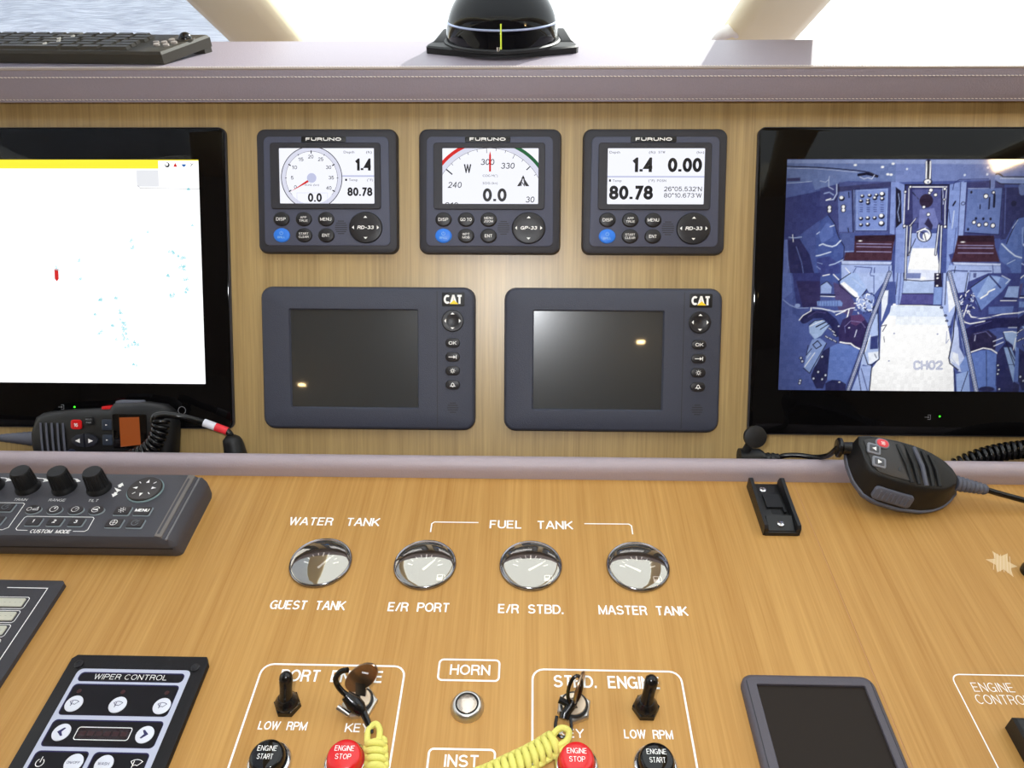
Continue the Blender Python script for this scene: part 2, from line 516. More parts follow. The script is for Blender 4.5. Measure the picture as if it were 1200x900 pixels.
# ------------------------------------------------------------------ cabin shell
RK = R(31)
def onglass(x, y, off=0):     # point on the windscreen plane, off = towards the outside
    return (x, y + off * math.sin(RK), 150 + (700 - y) * math.tan(RK) + off * math.cos(RK))
def slab(name, P, m, th, kind=True):
    """planar polygon (3d points, ccw seen from its thick side) with a thickness"""
    P = [Vector(p) for p in P]; n = (P[1] - P[0]).cross(P[2] - P[1]).normalized()
    mb = MB(); mb.loft([[tuple(p) for p in P], [tuple(p + n * th) for p in P]])
    o = mb.build(name, m, smooth=False)
    return struct(o) if kind else o

ZT, ZC, XW, YB = 900, 1050, 1900, -3600
YT = 700 - (ZT - 150) / math.tan(RK)          # top edge of the windscreen
slab('floor', [(-XW, YB, -950), (XW, YB, -950), (XW, 760, -950), (-XW, 760, -950)][::-1], pm('teak_floor', (150, 112, 72), 0.4, grain=0.1, var=0.15, gscale=20), 40)
mb = MB()
mb.box(-XW, XW, YB, YT - 30, ZC, ZC + 40)
struct(mb.build('ceiling', CEILM, smooth=False))
slab('wall_back', [(-XW, YB, -950), (XW, YB, -950), (XW, YB, ZC), (-XW, YB, ZC)], CREAM, 40)
side = [(760, -950), (760, 110), (YT, ZT), (YT, ZC), (YB, ZC), (YB, -950)]
slab('wall_left', [(-XW, y, z) for y, z in side][::-1], CREAM, 40)
slab('wall_right', [(XW, y, z) for y, z in side], CREAM, 40)
slab('wall_front', [(-XW, 760, -950), (XW, 760, -950), (XW, 760, 110), (-XW, 760, 110)][::-1], CREAM, 40)
slab('trim_1', [(-XW, YT, ZT), (XW, YT, ZT), (XW, YT, ZC), (-XW, YT, ZC)][::-1], CREAM, 30)   # header above the glass
mb = MB(); mb.loft([[onglass(-XW, 720), onglass(XW, 720), onglass(XW, YT), onglass(-XW, YT)], [onglass(-XW, 720, 8), onglass(XW, 720, 8), onglass(XW, YT, 8), onglass(-XW, YT, 8)]])
struct(mb.build('window_1', GLASS, smooth=False))
def pillar(name, x0, x1, m, depth=22):
    # rounded mullion lying just under the glass
    L = []
    for y in (718, YT + 5):
        a, b = onglass(x0, y, 0), onglass(x1, y, 0); nv = Vector((0, math.sin(RK), math.cos(RK))); w = x1 - x0; lp = []
        for fx, fz in ((0, 0), (0.0, .45), (0.06, .8), (0.2, 1), (0.8, 1), (0.94, .8), (1, .45), (1, 0)):
            lp.append((x0 + fx * w, a[1] - nv.y * (1 + depth * fz), a[2] - nv.z * (1 + depth * fz)))
        L.append(lp)
    mb = MB(); mb.loft(L)
    return struct(mb.build(name, m))
pillar('trim_2', -371, -280, PILLARM)
pillar('trim_3', 256, 350, PILLARM)
pillar('trim_4', -1060, -980, PILLARM)
pillar('trim_5', 940, 1030, PILLARM)

# lower shelf under the windscreen, behind the dashboard hood
mb = MB(); mb.box(-XW, XW, 262, 758, 70, 100)
tag(mb.build('windscreen_shelf', LEATHER, smooth=False), 'mauve leather shelf under the windscreen behind the dashboard', 'shelf')

# outside: foredeck, and the woven cover over the left pane
mdk = pm('foredeck_gelcoat', (228, 232, 240), 0.6, grain=0.4, gscale=90, var=0.04)
mb = MB(); mb.box(-6000, 6000, 830, 14000, -260, -200)
struct(mb.build('foredeck', mdk, smooth=False))
def mesh_cloth():
    m = bpy.data.materials.new('woven_sun_cover'); m.use_nodes = True
    nt = m.node_tree; N = nt.nodes; N.clear(); Lk = nt.links
    o = N.new('ShaderNodeOutputMaterial'); mix = N.new('ShaderNodeMixShader'); mix.inputs[0].default_value = 0.62
    d = N.new('ShaderNodeBsdfDiffuse'); t = N.new('ShaderNodeBsdfTranslucent')
    tc = N.new('ShaderNodeTexCoord'); mp = N.new('ShaderNodeMapping'); mp.inputs['Scale'].default_value = (30, 420, 420)
    nz = N.new('ShaderNodeTexNoise'); nz.inputs['Scale'].default_value = 1; nz.inputs['Detail'].default_value = 3
    cr = N.new('ShaderNodeValToRGB')
    cr.color_ramp.elements[0].position = 0.35; cr.color_ramp.elements[0].color = (0.50, 0.53, 0.60, 1)
    cr.color_ramp.elements[1].position = 0.65; cr.color_ramp.elements[1].color = (0.76, 0.79, 0.85, 1)
    Lk.new(tc.outputs['Object'], mp.inputs['Vector']); Lk.new(mp.outputs[0], nz.inputs['Vector']); Lk.new(nz.outputs['Fac'], cr.inputs[0])
    Lk.new(cr.outputs[0], d.inputs[0]); Lk.new(cr.outputs[0], t.inputs[0])
    Lk.new(d.outputs[0], mix.inputs[1]); Lk.new(t.outputs[0], mix.inputs[2]); Lk.new(mix.outputs[0], o.inputs[0])
    return m
mb = MB(); G = []
NX, NY = 24, 16
for j in range(NY + 1):
    for i in range(NX + 1):
        x = -960 + (960 - 372) * i / NX; y = 705 + (YT + 60 - 705) * j / NY
        G.append(onglass(x, y, 24 + 3 * math.sin(i * 0.9 + j * 0.5) + 2 * math.sin(j * 1.3)))
mb.add(G, [(j * (NX + 1) + i, j * (NX + 1) + i + 1, (j + 1) * (NX + 1) + i + 1, (j + 1) * (NX + 1) + i) for j in range(NY) for i in range(NX)])
cov = mb.build('sun_cover', mesh_cloth())
sm = cov.modifiers.new('thickness', 'SOLIDIFY'); sm.thickness = 0.001
tag(cov, 'pale blue woven sun cover lying on the outside of the left windscreen pane', 'cover')

# ceiling lamps
def downlight(x, y, w, h, label):
    t = thing('ceiling_lamp', label, 'lamp', ((x, y, ZC), (R(180), 0, 0)), None)
    mb = MB(); mb.ring(rr(w + 14, h + 14, 8), rr(w, h, 6), 0, 3, 0.8); mb.build('trim_ring', STEEL, t)
    mb = MB(); mb.flat(rr(w, h, 6), 0.8); mb.build('diffuser', LAMPM, t, smooth=False)
downlight(-957, -2145, 30, 26, 'small warm recessed lamp in the ceiling, far left behind the helm')
downlight(429, -1739, 28, 26, 'small warm recessed lamp in the ceiling, middle one behind the helm')
t = thing('spot_lamp', 'warm spot lamp under the windscreen header on the right', 'lamp', ((1043, -560, 872), Vector((-0.52, 0.632, -0.575)).to_track_quat('Z', 'Y').to_euler()))
mb = MB(); mb.plate(rr(76, 58, 6), -26, 2, 3); mb.build('housing', STEEL, t)
mb = MB(); mb.flat(rr(62, 42, 3), 2.3); mb.build('diffuser', LAMPM, t, smooth=False)
mb = MB(); mb.tube([(0, 0, -20), (-10, 10, -55)], 6, 10); mb.build('mounting_arm', STEEL, t)

# ------------------------------------------------------------------ console panels
XC = 1000
ip = thing('instrument_console', 'upright oak veneer instrument panel leaning back behind the displays', 'panel', face(0, 0))
mb = MB(); mb.box(-XC, XC, -42, 337, -18, -0.05)
mb.build('veneer_board', WOOD_FACE, ip, smooth=False)
dp = thing('desk_panel', 'flat oak veneer helm desk with white printed lettering', 'desk', desk(0, 0))
mb = MB(); mb.box(-XC, 265, -700, -48, -20, -0.05); mb.build('veneer_board', WOOD_DESK, dp, smooth=False)
mb = MB(); mb.box(265.7, XC, -700, -48, -20, -0.05); mb.build('veneer_board', WOOD_DESK, dp, smooth=False)
mb = MB(); mb.box(264.6, 266.1, -700, -48, -20, -0.3); mb.build('joint', pm('joint_filler', (190, 140, 96), 0.5), dp, smooth=False)
mb = MB(); mb.box(-XC, XC, -48, -20, -44, -36); mb.box(-XC, XC, -52, -48, -44, -20)
mb.build('trough', RUBBER, dp, smooth=False)

def lettering(items):
    for it in items:
        s, x, y, h, w = it[:5]
        bold = it[5] if len(it) > 5 else 0.012
        mb = MB(); mb.text(s, x, y, h, 0.12, w=w, bold=bold)
        mb.build('lettering', PRINT, dp, smooth=False)
lettering([('WATER   TANK', -193.5, -122.9, 9.6, 80.5), ('FUEL   TANK', -15.8, -123.6, 9.6, 73), ('GUEST  TANK', -184, -212, 8.6, 59.5),
           ('E/R  PORT', -91, -212.2, 8.6, 48.5), ('E/R  STBD.', -4.8, -212.3, 8.6, 51.2), ('MASTER  TANK', 73.2, -212, 8.6, 69),
           ('PORT  ENGINE', -158.5, -273.4, 9.4, 74), ('STBD.  ENGINE', 37, -274.2, 9.6, 75.5),
           ('LOW  RPM', -162.8, -309.3, 6, 33), ('KEY', -103.8, -309.8, 6.2, 16.5), ('KEY', 39.5, -310.6, 6.2, 17), ('LOW  RPM', 83.2, -310.3, 6.2, 32.5),
           ('HORN', -37.3, -265.8, 8.2, 29), ('INST', -34.9, -331.5, 8, 22.8),
           ('ENGINE', 330.5, -271.6, 7, 28.5, -0.03), ('CONTROL', 328.5, -280.8, 7, 37.5, -0.03)])
def pframe(x0, x1, y0, y1, r, w=1.4):
    mb = MB(); mb.line(rr(x1 - x0, y1 - y0, r, (x0 + x1) / 2, (y0 + y1) / 2), w, 0.1, closed=True)
    mb.build('printed_frame', PRINT, dp, smooth=False)
pframe(-173.6, -69.8, -430, -259.9, 8); pframe(22.2, 127.9, -430, -260.3, 8)
pframe(-45.4, -1.8, -270.2, -253.6, 3); pframe(-45.4, -2.2, -352, -319.9, 3); pframe(319.8, 520, -430, -258.4, 6, 0.9)
for P in ([(-66.8, -129), (-66.8, -119), (-64.8, -117), (-25.8, -117)], [(67.3, -116.7), (106.3, -116.5), (108.4, -118.5), (108.4, -128.5)]):
    mb = MB(); mb.line(P, 1.1, 0.1); mb.build('printed_bracket', PRINT, dp, smooth=False)

# dashboard hood in leather, with stitching
dh = thing('dashboard_hood', 'mauve leather covered dashboard hood above the instrument panel', 'dashboard', desk(0, 0, 0))
prof = [(170, 291.2), (143.5, 291.2), (140.6, 292.0), (139.4, 294.5), (139.0, 300), (138.9, 312), (139.3, 318.6), (140.3, 320.9), (142.4, 321.8), (146, 322), (262, 322), (264.5, 321), (265.5, 318), (265.5, 291.2)]
def sweep_x(mb, prof, x0, x1, seg=2, m=0, closed=True):
    L = []
    for k in range(seg + 1):
        x = x0 + (x1 - x0) * k / seg
        L.append([(x, y, z) for y, z in prof])
    return mb.loft(L, m)
mb = MB(); sweep_x(mb, prof, -XC, XC, 20); mb.build('leather_cover', LEATHER, dh)
def bead(y, z, r, name, m):
    mb = MB(); mb.tube([(x, y, z) for x in np.linspace(-XC, XC, 60)], r, 6); mb.build(name, m, dh)
bead(140.4, 321.0, 1.1, 'piping', pm('piping_leather', (160, 148, 140), 0.6)); bead(140.3, 292.2, 0.9, 'seam_bead', LEATHER)
def stitches(y, z, ny, nz, pitch, ln, r=0.32):
    mb = MB(); x = -620
    while x < 620:
        mb.xf = Matrix.Translation((x, y, z)) @ Matrix.Rotation(R(8), 4, 'Y')
        mb.tube([(-ln / 2, 0, 0), (-ln / 4, -ny * r, nz * r), (ln / 4, -ny * r, nz * r), (ln / 2, 0, 0)], r, 4)
        x += pitch
    o = mb.build('stitching', THREAD, dh); o['kind'] = 'stuff'
    return o
stitches(138.9, 314.2, 1, 0, 3.5, 2.3, 0.42); stitches(141.6, 322.0, 0.3, 1, 2.6, 2.0, 0.45); stitches(139.6, 294.0, 1, 0, 3.5, 2.2, 0.3)

# padded roll between desk and instrument panel
mb = MB(); pr = []
for i in range(13):
    a = R(180 * i / 12); pr.append((-51.5 + 8.8 * math.cos(a), 8.5 + 9.6 * math.sin(a) if math.sin(a) > 0 else 8.5))
pr = [(-42.7, 0.0)] + pr + [(-60.3, 0.0)]
sweep_x(mb, pr, -XC, XC, 20)
tag(mb.build('padded_edge_roll', LEATHER_L), 'long padded mauve leather roll between the desk and the upright panel', 'trim')

# ------------------------------------------------------------------ three small instrument displays
def key_label(mb, s, x, y, h, w, z, m=1, bold=0.0):
    if isinstance(s, tuple):
        mb.text(s[0], x, y + 0.5, h, z, m, w=w[0], align='C', bold=bold)
        mb.text(s[1], x, y - 0.5 - h, h, z, m, w=w[1], align='C', bold=bold)
    else:
        mb.text(s, x, y - h / 2, h, z, m, w=w, align='C', bold=bold)

def instrument(cx, label, keys, model, draw):
    t = thing('instrument_display', label, 'display', face(cx, 242.5), 'small lit instrument displays in a row')
    mb = MB()
    out = []
    for x, y in rr(137.5, 119.5, 8, 0, 0, 6):       # slightly barrel-sided case
        out.append((x * (1 + 0.012 * (1 - (y / 60) ** 2)), y))
    mb.plate(out, 0, 10, 4, 0); mb.build('case', DARKP, t)
    fp = []
    for x, y in rr(127, 104, 5, 0, -0.3, 5):
        k = 0.955 + 0.03 * (1 - ((y + 10) / 60) ** 2)
        fp.append((x * k, y))
    mb = MB(); mb.plate(fp, 9, 11, 0.8)
    mb.build('faceplate', SLATE, t)
    o1 = rr(107.5, 63, 3, -0.5, 14.2); i1 = rr(92.5, 52.6, 0.8, 0.7, 14.3)
    mb = MB(); mb.ring(o1, i1, 10.8, 12.8, 0.5, 11.1); mb.build('screen_frame', DARKP, t)
    mb = MB(); mb.plate(rr(43.5, 5.6, 1.2, -2, 49.1), 10.8, 11.6, 0.3)
    mb.text('FURUNO', -2, 47.6, 3.0, 11.65, 1, w=34.5, align='C', bold=0.07)
    mb.build('brand_plate', [BLACKP, PRINT], t)
    c = (-45.55, 46.95, -12.0, 40.6)
    mb = MB(); mb.flat([(c[0], c[2]), (c[1], c[2]), (c[1], c[3]), (c[0], c[3])], 11.4, 0)
    sc = mb.build('screen', LCDWHITE, t, smooth=False)
    mb = MB(); draw(mb, c); mb.build('readout', [INK, LCDPALE, INKG, INKRED, INKGRN, LCDBLUE], sc, smooth=False)
    bx = (-44.7, -22.7, -0.8); by = (-26.9, -42.4)
    for j in range(2):
        for i in range(3):
            k = keys[j][i]; x, y = bx[i], by[j]
            pw = (j == 1 and i == 0)
            mb = MB()
            L = [[(px, py, z) for px, py in circ(x, y, r, 24, r * 0.86)] for r, z in ((8.1, 10.8), (8.1, 11.3), (7.5, 12.1), (6.2, 12.5))]
            mb.loft(L)
            if pw:
                mb.line([(x + 1.6 * math.cos(R(a)), y + 2 + 1.6 * math.sin(R(a))) for a in range(120, 421, 20)], 0.35, 12.55, 1)
                mb.line([(x, y + 2.2), (x, y + 4)], 0.35, 12.55, 1)
                mb.text('BRILL', x, y - 3, 2, 12.55, 1, w=7.5, align='C', bold=0.0)
                mb.build('power_button', [BLUE, pm('pale_blue_print', (150, 195, 240), 0.5)], t)
            else:
                w = {'DISP': 9.5, 'MENU': 10.8, 'ENT': 7.4, 'GO TO': 11.0}.get(k, (7, 9))
                if isinstance(k, tuple): w = tuple({'APP': 6.2, 'TRUE': 8.6, 'START': 9.4, 'CLEAR': 9.6, 'MENU': 8.4, 'ZOOM': 8.6, 'WPT': 7, 'MOB': 7}[q] for q in k)
                key_label(mb, k, x, y, 2.1 if isinstance(k, tuple) else 3.0, w, 12.6)
                mb.build('button', [BTNBLK, PRINT], t)
    mb = MB(); mb.lathe([(16.4, 10.8), (16.4, 11.4), (15.6, 12.6), (14.5, 12.9), (6, 12.5), (0, 12.4)], 38, -34.8, 36, sy=0.93)
    x, y, z = 38, -34.8, 13.0
    for a in range(4):
        ca, sa = math.cos(R(90 * a)), math.sin(R(90 * a)); q = 11.6 if a % 2 == 0 else 9.6
        tri = [(q + 1.6, 0), (q - 0.4, 1.9), (q - 0.4, -1.9)]
        mb.flat([(x + ca * p - sa * s, y + sa * p + ca * s) for p, s in (tri[0], tri[1], tri[2])], z, 1)
    mb.text(model, x, y - 1.6, 3.3, z, 1, w=16, align='C', bold=0.05, shear=0.22)
    mb.build('direction_pad', [BTNBLK, PRINT], t)
    mb = MB()
    for k in range(7):
        yy = -34.6 + (k - 3) * 2.0; hw = math.sqrt(max(0.1, 49 - (yy + 34.6) ** 2)) * 0.85
        mb.box(13.7 - hw, 13.7 + hw, yy - 0.45, yy + 0.45, 10.9, 11.06)
    mb.build('speaker_grille', DARKP, t, smooth=False)
    return t

def arc(cx, cy, r, a0, a1, n=24):
    return [(cx + r * math.cos(R(a0 + (a1 - a0) * i / n)), cy + r * math.sin(R(a0 + (a1 - a0) * i / n))) for i in range(n + 1)]

def draw1(mb, c):
    z = 11.5
    X = lambda v: c[0] + (v - 195) * 92.5 / 595; Y = lambda v: c[3] - (v - 178) * 52.6 / 344
    cx, cy = X(397), Y(362)
    mb.line(arc(cx, cy, 27.3, 0, 360, 72), 4.0, z, 1, clip=c)
    mb.line(arc(cx, cy, 29.6, 0, 360, 90), 0.7, z + .02, 0, clip=c)
    mb.line(arc(cx, cy, 25.2, -40, 220, 60), 0.3, z + .02, 2, clip=c)
    for k in range(9):
        a = 210 - 30 * k; r0, r1, w = (23.2, 26, 1.0) if k % 2 == 0 else (24.4, 26, .6)
        if k == 4: r0 = 23
        mb.line([(cx + r0 * math.cos(R(a)), cy + r0 * math.sin(R(a))), (cx + r1 * math.cos(R(a)), cy + r1 * math.sin(R(a)))], w, z + .03, 0, clip=c)
    for s, x, y in (('5', 275, 372), ('10', 290, 308), ('15', 331, 258), ('20', 394, 241), ('25', 456, 257), ('30', 504, 307), ('35', 520, 371), ('40', 504, 435), ('0', 294, 430)):
        mb.text(s, X(x), Y(y), 3.4, z + .03, 0, align='C', bold=0.005, w=(2.6 if len(s) == 1 else 5.2))
    mb.flat([(X(262), Y(448)), (X(375), Y(372)), (X(382), Y(385))][::-1], z + .05, 3)
    mb.flat(circ(cx, cy, 4.6, 28), z + .06, 5)
    mb.text('SOG (kn)', X(397), Y(411), 1.7, z + .03, 2, w=14, align='C')
    mb.line([(X(302), Y(455)), (X(495), Y(455)), (X(495), Y(518)), (X(302), Y(518))], 0.25, z + .02, 5, closed=True)
    mb.text('0.0', X(415), Y(511), 8.3, z + .04, 0, w=13.6, align='C', bold=0.03)
    mb.flat([(X(590), Y(355)), (X(790), Y(355)), (X(790), Y(345)), (X(590), Y(345))], z, 5)
    mb.text('Depth', X(600), Y(209), 2.2, z, 2, w=10.4); mb.text('(ft)', X(740), Y(209), 2.2, z, 2, w=5.6)
    mb.text('1.4', X(777), Y(316), 11.2, z + .02, 0, w=17, align='R', bold=0.04)
    mb.flat([(X(607), Y(380)), (X(619), Y(380)), (X(619), Y(367)), (X(607), Y(367))], z, 0)
    mb.text('Temp', X(630), Y(381), 2.2, z, 2, w=8.6); mb.text('(°F)', X(745), Y(381), 2.2, z, 2, w=5.6)
    mb.text('80.78', X(777), Y(474), 8.2, z + .02, 0, w=24.4, align='R', bold=0.035)

def draw2(mb, c):
    z = 11.5
    X = lambda v: c[0] + (v - 195) * 92.5 / 602; Y = lambda v: c[3] - (v - 178) * 52.6 / 345
    cx, cy = X(490), Y(530); k = 92.5 / 602
    mb.line(arc(cx, cy, 367 * k, 20, 160, 70), 30 * k, z, 1, clip=c)
    mb.line(arc(cx, cy, 350 * k, 15, 165, 70), 0.35, z + .02, 2, clip=c)
    mb.line(arc(cx, cy, 392 * k, 108, 150, 30), 21 * k, z + .03, 3, clip=c); mb.line(arc(cx, cy, 392 * k, 72, 30, 30), 21 * k, z + .03, 4, clip=c)
    for i in range(-7, 8):
        a = 93 - i * 10; r0 = 335
        w = .45
        if i in (5, -5, ): r0, w = 318, 1.0
        if i in (0, 3): r0 = 320
        if i == -5: a = 135 + 6; r0, w = 300, 1.2
        mb.line([(cx + r0 * k * math.cos(R(a)), cy + r0 * k * math.sin(R(a))), (cx + 350 * k * math.cos(R(a)), cy + 350 * k * math.sin(R(a)))], w, z + .03, 0, clip=c)
    for s, x, y, h, w in (('300', 477, 281, 5.6, 13), ('330', 604, 304, 5.6, 13), ('240', 272, 423, 5.6, 13), ('30', 745, 513, 5.6, 8.4), ('210', 250, 550, 5.6, 13)):
        mb.text(s, X(x), Y(y), h, z + .03, 0, align='C', w=w, bold=0.0, shear=0.12, clip=c)
    mb.text('W', X(353), Y(330), 8.2, z + .03, 0, align='C', w=7.0, bold=0.02)
    mb.flat([(X(664), Y(412)), (X(684), Y(412)), (X(699), Y(372)), (X(699), Y(358))], z + .03, 0)
    mb.flat([(X(741), Y(412)), (X(704), Y(358)), (X(704), Y(380)), (X(718), Y(412))], z + .03, 0)
    mb.flat([(X(690), Y(366)), (X(714), Y(366)), (X(702), Y(344))], z + .03, 0)
    mb.text('N', X(700), Y(412), 5.0, z + .05, 2, align='C', w=4, bold=0.03)
    mb.flat([(X(488), Y(322)), (X(500), Y(322)), (X(500), Y(222)), (X(494), Y(195)), (X(488), Y(222))], z + .06, 3)
    mb.text('COG M(°)', X(495), Y(354), 2.1, z, 2, align='C', w=14.5); mb.text('SOG (kn)', X(495), Y(400), 2.1, z, 2, align='C', w=14.5)
    mb.text('0.0', X(524), Y(508), 12.6, z + .04, 0, align='C', w=23, bold=0.035)

def draw3(mb, c):
    z = 11.5
    X = lambda v: c[0] + (v - 214) * 92.5 / 602; Y = lambda v: c[3] - (v - 177) * 52.6 / 345
    mb.flat([(X(214), Y(356)), (X(816), Y(356)), (X(816), Y(347)), (X(214), Y(347))], z, 5)
    for s, x, y, w in (('Depth', 225, 208, 10), ('(ft)', 470, 208, 6), ('STW', 528, 208, 6.4), ('(kn)', 765, 208, 7), ('Temp', 247, 383, 8.6), ('(°F)', 470, 383, 6), ('POSN', 524, 383, 8.6)):
        mb.text(s, X(x), Y(y), 2.2, z, 2, w=w)
    mb.flat([(X(225), Y(382)), (X(237), Y(382)), (X(237), Y(368)), (X(225), Y(368))], z, 0)
    mb.text('1.4', X(502), Y(323), 13.4, z + .02, 0, w=21, align='R', bold=0.04); mb.text('0.00', X(800), Y(323), 13.4, z + .02, 0, w=32.5, align='R', bold=0.04)
    mb.text('80.78', X(500), Y(493), 13.2, z + .02, 0, w=42, align='R', bold=0.04)
    mb.text("26°05.532'N", X(803), Y(441), 4.4, z + .02, 0, w=36, align='R', bold=0.0); mb.text("80°10.673'W", X(803), Y(480), 4.2, z + .02, 0, w=36, align='R', bold=0.0)

K1 = (('DISP', ('APP', 'TRUE'), 'MENU'), ('', ('START', 'CLEAR'), 'ENT'))
instrument(-180.6, 'small dark display with a round white speed dial and red needle', K1, 'RD-33', draw1)
instrument(-22.0, 'small dark display showing a compass arc with red and green bands', (('DISP', 'GO TO', ('MENU', 'ZOOM')), ('', ('WPT', 'MOB'), 'ENT')), 'GP-33', draw2)
instrument(136.7, 'small dark display showing depth, speed, temperature and position numbers', K1, 'RD-33', draw3)

# ------------------------------------------------------------------ two engine displays
def engine_display(cx, label):
    t = thing('engine_display', label, 'display', face(cx, 79.7), 'dark engine displays side by side')
    mb = MB()
    out = rr(211.5, 140.8, 11); op = rr(127.8, 98, 1.5, -14, -0.2)
    L = [[(x, y, 0) for x, y in out], [(x, y, 8.5) for x, y in out], [(x, y, 11) for x, y in inset(out, 1.2)], [(x, y, 12) for x, y in inset(out, 3.2)],
         [(x, y, 12) for x, y in inset(op, -0.6)], [(x, y, 11.5) for x, y in op], [(x, y, 8.2) for x, y in inset(op, 0.8)]]
    mb.loft(L, 0, True, False)
    mb.build('case', SLATE2, t)
    mb = MB(); o2 = rr(212.3, 141.6, 11.4); mb.ring(o2, inset(o2, 3), 0, 8.8, 0.8, 4); mb.build('rim', DARKP, t)
    mb = MB(); mb.flat(inset(op, -0.2), 8.4); mb.build('screen', LCDOFF, t, smooth=False)
    mb = MB(); mb.box(68.5, 69.2, -67, 67, 11.9, 12.06); mb.build('groove', DARKP, t, smooth=False)
    mb = MB(); mb.plate(rr(22, 13.4, 1, 84.8, 59), 11.9, 12.5, 0.2)
    mb.text('CAT', 84.8, 54.6, 8.8, 12.6, 1, w=18.6, align='C', bold=0.055)
    mb.flat([(81, 54.4), (90, 54.4), (85.5, 58.4)], 12.68, 2)
    mb.build('badge', [BLACKP, PRINT, YELLOW], t)
    x, y = 84.2, 38
    mb = MB(); mb.lathe([(10.8, 11.9), (10.8, 13), (10, 13.8), (6.2, 14), (5.4, 13.6), (0, 13.6)], x, y, 36)
    for a in range(4):
        ca, sa = math.cos(R(90 * a)), math.sin(R(90 * a))
        mb.flat([(x + ca * p - sa * s, y + sa * p + ca * s) for p, s in ((8.2, 0), (6.3, 2), (6.3, -2))], 14.08, 1)
    mb.build('direction_pad', [BTNBLK, PRINT], t)
    for k, yy in enumerate((16.4, 2.6, -11.1, -25)):
        mb = MB(); mb.plate(rr(14.4, 9.2, 4.5, x, yy), 11.9, 13.4, 0.8)
        z = 13.45
        if k == 0: mb.text('OK', x, yy - 1.7, 3.3, z, 1, w=7.6, align='C', bold=0.01)
        if k == 1:
            mb.line([(x - 4, yy), (x + 3.6, yy)], 0.7, z, 1); mb.flat([(x + 3.4, yy), (x + .8, yy + 1.6), (x + .8, yy - 1.6)], z, 1); mb.line([(x + 3.6, yy - 2), (x + 3.6, yy + 2)], .6, z, 1)
        if k == 2:
            mb.line(arc(x, yy, 1.3, 0, 360, 16), .5, z, 1)
            for a in range(0, 360, 45): mb.line([(x + 1.9 * math.cos(R(a)), yy + 1.9 * math.sin(R(a))), (x + 2.7 * math.cos(R(a)), yy + 2.7 * math.sin(R(a)))], .4, z, 1)
        if k == 3:
            mb.line([(x - 2.2, yy - 1.2), (x - 1.3, yy - .6), (x - 1.2, yy + .8), (x, yy + 2), (x + 1.2, yy + .8), (x + 1.3, yy - .6), (x + 2.2, yy - 1.2)], .6, z, 1, closed=True); mb.line([(x - .6, yy - 2), (x + .6, yy - 2)], .6, z, 1)
        mb.build('button', [BTNBLK, PRINT], t)
    mb = MB()
    for k in range(5):
        yy = -47.8 + (k - 2) * 2.3; hw = math.sqrt(max(1, 30 - (yy + 47.8) ** 2))
        mb.box(x - hw, x + hw, yy - 0.5, yy + 0.5, 11.95, 12.06)
    mb.build('speaker_grille', DARKP, t, smooth=False)
    return t
ed = engine_display(-142, 'dark grey engine display with blank screen, nearer the chart monitor')
dup(ed, face(99, 79.7)[0], 'dark grey engine display with blank screen, nearer the camera monitor')

# ------------------------------------------------------------------ monitors
def icon_input(mb, x, y, z, s=1.0, m=0):
    mb.line([(x + 0.2 * s, y + 2.2 * s), (x + 3 * s, y + 2.2 * s), (x + 3 * s, y - 2.2 * s), (x + .2 * s, y - 2.2 * s)], .35, z, m)
    mb.line([(x - 2.6 * s, y), (x + 1.4 * s, y)], .35, z, m); mb.line([(x + .4 * s, y + 1 * s), (x + 1.5 * s, y), (x + .4 * s, y - s)], .35, z, m)
DIMPRINT = pm('dim_print', (150, 150, 155), 0.4)
def monitor(cx, label, W=345, H=295.8):
    t = thing('monitor', label, 'monitor', face(cx, 155.8), 'large flush monitors')
    mb = MB(); mb.plate(rr(W, H, 6), 0, 5.4, 1.0); mb.build('glass_front', MONBLK, t)
    mb = MB(); mb.ring(rr(W + 2, H + 2, 7), rr(W - .4, H - .4, 5.8), 0, 4.6, .6); mb.build('rim', DARKP, t)
    return t
ML = monitor(-454.5, 'large black monitor showing a white nautical chart with yellow top strip')
mb = MB(); z = 5.5; SW_, SH_ = 293, 220.6; scy = 7.3
c = (-SW_ / 2, SW_ / 2, scy - SH_ / 2, scy + SH_ / 2)
mb.flat([(c[0], c[2]), (c[1], c[2]), (c[1], c[3] - 8.6), (c[0], c[3] - 8.6)], z, 0)
mb.flat([(c[0], c[3] - 8.6), (c[1] - 40, c[3] - 8.6), (c[1] - 40, c[3]), (c[0], c[3])], z, 1)
mb.flat([(c[1] - 40, c[3] - 8.6), (c[1], c[3] - 8.6), (c[1], c[3] - 1), (c[1] - 40, c[3] - 1)], z, 0); mb.flat([(c[1] - 40, c[3] - 1), (c[1], c[3] - 1), (c[1], c[3]), (c[1] - 40, c[3])], z, 1)
scr = mb.build('screen', [CHARTW, CHARTY], ML, smooth=False)
mb = MB(); z = 5.6
for k, m in ((31, 1), (23, 2), (14.5, 3), (6.5, 1)):
    x, y = c[1] - k, c[3] - 5
    if k == 31: mb.flat(circ(x, y, 2.4, 16), z, 1); mb.flat(circ(x - .5, y + .5, 1.5, 12), z + .02, 0)
    elif k == 23: mb.flat([(x - 2, y - 1.8), (x + 2, y - 1.8), (x, y + 2)], z, 2)
    elif k == 14.5: mb.flat([(x - 2.2, y + .6), (x - 1.4, y - 1.2), (x, y - 2), (x + 1.4, y - 1.2), (x + 2.2, y + .6)], z, 3)
    else: mb.line([(x - 1.4, y + 1.6), (x, y), (x - 1.4, y - 1.6)], .5, z, 4); mb.line([(x, y), (x + 1.4, y + 1.6)], .5, z, 4)
mb.flat([(c[1] - 62, c[3] - 10), (c[1] - 62, c[3] - 26), (c[1] - 40, c[3] - 26), (c[1] - 40, c[3] - 10)], z, 5)
mb.line([(c[1] - 61, c[3] - 25), (c[1] - 59, c[3] - 27.5), (c[1], c[3] - 28)], .35, z, 4)
